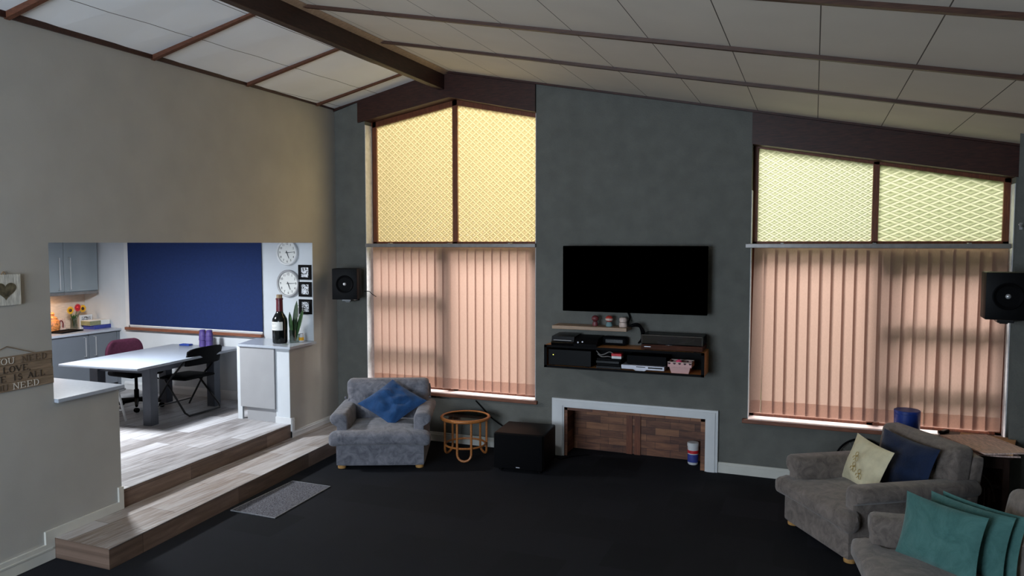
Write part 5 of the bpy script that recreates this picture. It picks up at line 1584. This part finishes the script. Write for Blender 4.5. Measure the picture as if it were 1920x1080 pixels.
# ------------------------------------------------------------------ clocks (numerals 1-12, showing about a quarter past five)
def clock(label, x, z, r, rim_mat):
    t = thing('wall_clock', label, 'clock', (x, KD, z))
    obj('case', lathe(B(), [(0.0, 0.0), (r, 0.0), (r, 0.03), (r - 0.008, 0.04), (r - 0.028, 0.034), (r - 0.03, 0.02)], (0, -0.001, 0), 48, 'y'), rim_mat, t)
    face = obj('dial', lathe(B(), [(0.0, 0.02), (r - 0.026, 0.02), (r - 0.026, 0.022), (0.0, 0.022)], (0, 0, 0), 48, 'y'), 'paper', t)
    bm = B()
    for k in range(1, 13):
        a = R(90 - 30 * k)
        q = r * 0.68
        merge(bm, text_bm(str(k), r * 0.25, 0.0006), Matrix.Translation((q * math.cos(a), -0.0235, q * math.sin(a))) @ Matrix.Rotation(PI / 2, 4, 'X'))
    obj('numerals', bm, 'ink', face, False)
    bm = B()
    for k in range(60):
        a = 2 * PI * k / 60
        tube(bm, [(r * 0.82 * math.cos(a), -0.0235, r * 0.82 * math.sin(a)), (r * 0.855 * math.cos(a), -0.0235, r * 0.855 * math.sin(a))], 0.0008, 4)
    obj('minute_marks', bm, 'ink', face, False)
    def hand(nm, ang, ln, w):
        a = R(90 - ang)
        d = Vector((math.cos(a), 0, math.sin(a))); n_ = Vector((-d.z, 0, d.x))
        c0 = Vector((0, -0.028, 0))
        bm = B()
        prism(bm, [c0 - d * 0.025 + n_ * w, c0 - d * 0.025 - n_ * w, c0 + d * ln - n_ * w * 0.5, c0 + d * ln + n_ * w * 0.5], 0.0, -0.003, lambda p, q: (p.x, p.y + q, p.z))
        obj(nm, bm, 'ink', t, False)
    hand('hour_hand', 157, r * 0.48, 0.005)
    hand('minute_hand', 86, r * 0.72, 0.004)
    return t
clock('white-rimmed wall clock, upper of the two beside the blue blind', -6.475, 2.375, 0.172, 'white')
clock('pale grey-rimmed wall clock, lower of the two, above the wine bottle', -6.465, 1.965, 0.182, 'panel')
t = thing('wall_calendar', 'small white calendar sheet on the kitchen wall behind the plant', 'calendar', (-6.24, KD, 1.50))
obj('sheet', box(B(), -0.11, 0.11, -0.006, -0.001, -0.15, 0.17, 0.001, 1), 'paper', t, False)
obj('print', box(B(), -0.09, 0.09, -0.0075, -0.006, 0.02, 0.15), 'panel', t, False)
obj('wire', tube(B(), [(-0.1, -0.006, 0.172), (0.1, -0.006, 0.172)], 0.004, 6), 'rail', t)

# ------------------------------------------------------------------ three small framed prints on the wall end
for k, (zc, lb, sd) in enumerate(((2.135, 'black framed print at the top of the three on the wall end', 1), (1.92, 'black framed print in the middle of the three on the wall end', 2), (1.70, 'black framed print at the bottom of the three on the wall end', 3))):
    t = thing('picture_frame', lb, 'picture frame', (-5.932, 7.737, zc), 0, None)
    w_, h_ = 0.095, 0.093
    fr = box(box(box(box(B(), -w_, w_, -0.02, 0.0, -h_, -h_ + 0.03), -w_, w_, -0.02, 0.0, h_ - 0.03, h_), -w_, -w_ + 0.035, -0.02, 0.0, -h_ + 0.03, h_ - 0.03), w_ - 0.035, w_, -0.02, 0.0, -h_ + 0.03, h_ - 0.03)
    obj('frame', fr, 'black', t, False)
    obj('print', box(B(), -w_ + 0.033, w_ - 0.033, -0.010, -0.002, -h_ + 0.028, h_ - 0.028), art_mat('abstract_print_%d' % sd, sd, 22), t, False)

# ------------------------------------------------------------------ plaques on the left wall
def wl(y, z, off=0.0): return (LWX(y) + off * 0.9975, y + off * 0.0703, z)
t = thing('heart_plaque', 'whitewashed square plaque with a dark heart-shaped inset on the left wall', 'plaque', wl(3.685, 2.155, 0.001), LW_ROT)
bm = box(B(), -0.125, 0.125, -0.025, 0.0, -0.115, 0.115, 0.004, 1)
obj('board', bm, 'whitewash', t, False)
hp = []
for i in range(40):
    a = 2 * PI * i / 40
    hp.append((0.0052 * 16 * math.sin(a) ** 3, 0.0044 * (13 * math.cos(a) - 5 * math.cos(2 * a) - 2 * math.cos(3 * a) - math.cos(4 * a))))
bm = B(); prism(bm, hp[::-1], -0.0275, -0.024, XZ)
obj('heart_inset', bm, 'heart', t, False)
obj('hanger', tube(B(), smoothpath([(-0.02, -0.01, 0.112), (0.0, -0.012, 0.135), (0.02, -0.01, 0.112)]), 0.004, 6), 'string', t)

GL = {
    'A': ([((0.5, 1), (0.05, 0), .6), ((0.5, 1), (0.95, 0), 1.4), ((0.24, 0.36), (0.76, 0.36), .6)], [(0.05, 0), (0.95, 0)]),
    'L': ([((0.25, 1), (0.25, 0), 1.4), ((0.25, 0.03), (0.9, 0.03), .7), ((0.88, 0), (0.88, 0.25), .6)], [(0.25, 1), (0.25, 0)]),
    'Y': ([((0.05, 1), (0.5, 0.48), 1.4), ((0.95, 1), (0.5, 0.48), .6), ((0.5, 0.5), (0.5, 0), 1.4)], [(0.05, 1), (0.95, 1), (0.5, 0)]),
    'N': ([((0.12, 0), (0.12, 1), .7), ((0.12, 1), (0.88, 0), 1.4), ((0.88, 0), (0.88, 1), .7)], [(0.12, 0), (0.12, 1), (0.88, 1)]),
    'E': ([((0.2, 1), (0.2, 0), 1.4), ((0.2, 0.97), (0.85, 0.97), .7), ((0.2, 0.5), (0.65, 0.5), .7), ((0.2, 0.03), (0.9, 0.03), .7), ((0.84, 0.78), (0.84, 1), .6), ((0.89, 0), (0.89, 0.24), .6)], [(0.2, 1), (0.2, 0)]),
    'I': ([((0.5, 1), (0.5, 0), 1.5)], [(0.5, 1), (0.5, 0)]),
    'V': ([((0.05, 1), (0.5, 0), 1.4), ((0.95, 1), (0.5, 0), .6)], [(0.05, 1), (0.95, 1)]),
    ',': ([((0.3, 0.08), (0.2, -0.2), 1.2)], []),
}
def poly(pts, wts): return [(pts[i], pts[i + 1], wts[i] if isinstance(wts, list) else wts) for i in range(len(pts) - 1)]
def ell(cx, cy, rx, ry, a0=0, a1=360, n=16): return [(cx + rx * math.cos(R(a0 + (a1 - a0) * i / n)), cy + ry * math.sin(R(a0 + (a1 - a0) * i / n))) for i in range(n + 1)]
def wts(pts): return [0.6 + 0.9 * abs((pts[i + 1][1] - pts[i][1]) / (math.hypot(pts[i + 1][0] - pts[i][0], pts[i + 1][1] - pts[i][1]) + 1e-9)) for i in range(len(pts) - 1)]
o_ = ell(0.5, 0.5, 0.43, 0.5); GL['O'] = (poly(o_, wts(o_)), [])
u_ = [(0.15, 1), (0.15, 0.35)] + ell(0.5, 0.35, 0.35, 0.35, 180, 360, 10) + [(0.85, 1)]; GL['U'] = (poly(u_, [1.4] * 2 + [1.0] * (len(u_) - 4) + [.7]), [(0.15, 1), (0.85, 1)])
d_ = [(0.2, 0.98)] + ell(0.4, 0.5, 0.5, 0.48, 90, -90, 12) + [(0.2, 0.02)]; GL['D'] = (poly(d_, wts(d_)) + [((0.2, 0), (0.2, 1), 1.4)], [(0.2, 0), (0.2, 1)])
s_p = ell(0.5, 0.74, 0.32, 0.25, 20, 230, 10) + ell(0.5, 0.26, 0.36, 0.26, 60, -160, 10); GL['S'] = (poly(s_p, 1.1), [])

def lettering(bm, word, u0, u1, v0, h, y=-0.0195, dep=0.002):
    """serif capitals between u0 and u1"""
    n_ = len(word.replace(',', '')) + 0.45 * word.count(',')
    cw = (u1 - u0) / n_
    x = u0
    st = h * 0.10
    for ch in word:
        strokes, serifs = GL[ch]
        gw = cw * (0.45 if ch == ',' else 0.86)
        def P(p): return Vector((x + p[0] * gw, 0, v0 + p[1] * h))
        for a, b_, wt in strokes:
            A, C_ = P(a), P(b_)
            d = (C_ - A)
            if d.length < 1e-9: continue
            n2 = Vector((-d.z, 0, d.x)).normalized() * st * wt * 0.5
            e2 = d.normalized() * st * 0.15
            prism(bm, [A - e2 + n2, A - e2 - n2, C_ + e2 - n2, C_ + e2 + n2], y, y - dep, lambda p, q: (p.x, q, p.z))
        for sp in serifs:
            A = P(sp)
            prism(bm, [A + Vector((-gw * 0.2, 0, -st * 0.3)), A + Vector((gw * 0.2, 0, -st * 0.3)), A + Vector((gw * 0.2, 0, st * 0.3)), A + Vector((-gw * 0.2, 0, st * 0.3))], y, y - dep, lambda p, q: (p.x, q, p.z))
        x += cw * (0.45 if ch == ',' else 1)

t = thing('wooden_sign', 'weathered plank sign with painted words hanging on the left wall', 'sign', wl(3.69, 1.53, 0.001), LW_ROT)
for k, (u0, u1) in enumerate(((-0.375, 0.365), (-0.36, 0.355), (-0.37, 0.37), (-0.35, 0.372))):
    z1 = 0.13 - 0.065 * k
    obj('plank', box(B(), u0, u1, -0.018, 0.0, z1 - 0.0635, z1, 0.002, 1), 'board', t, False)
T0 = -0.36
rows = [(0.076, [('ALL', 0.05, 0.20, 'sign_white'), ('YOU', 0.245, 0.415, 'sign_white'), ('NEED', 0.465, 0.68, 'sign_faint')]),
        (0.011, [('IS', 0.19, 0.275, 'sign_dark'), ('LOVE,', 0.31, 0.545, 'sign_dark')]),
        (-0.054, [('LOVE', 0.13, 0.345, 'sign_dark'), ('IS', 0.385, 0.47, 'sign_dark'), ('ALL', 0.51, 0.66, 'sign_dark')]),
        (-0.119, [('YOU', 0.19, 0.355, 'sign_faint'), ('NEED', 0.39, 0.61, 'sign_white')])]
for v0, ws in rows:
    for wd, a, b_, mt in ws:
        bm = B(); lettering(bm, wd, T0 + a, T0 + b_, v0, 0.044)
        obj('lettering', bm, mt, t, False)
obj('string', tube(B(), [(-0.22, -0.008, 0.13), (-0.0, -0.004, 0.205), (0.22, -0.008, 0.13)], 0.003, 6), 'string', t)
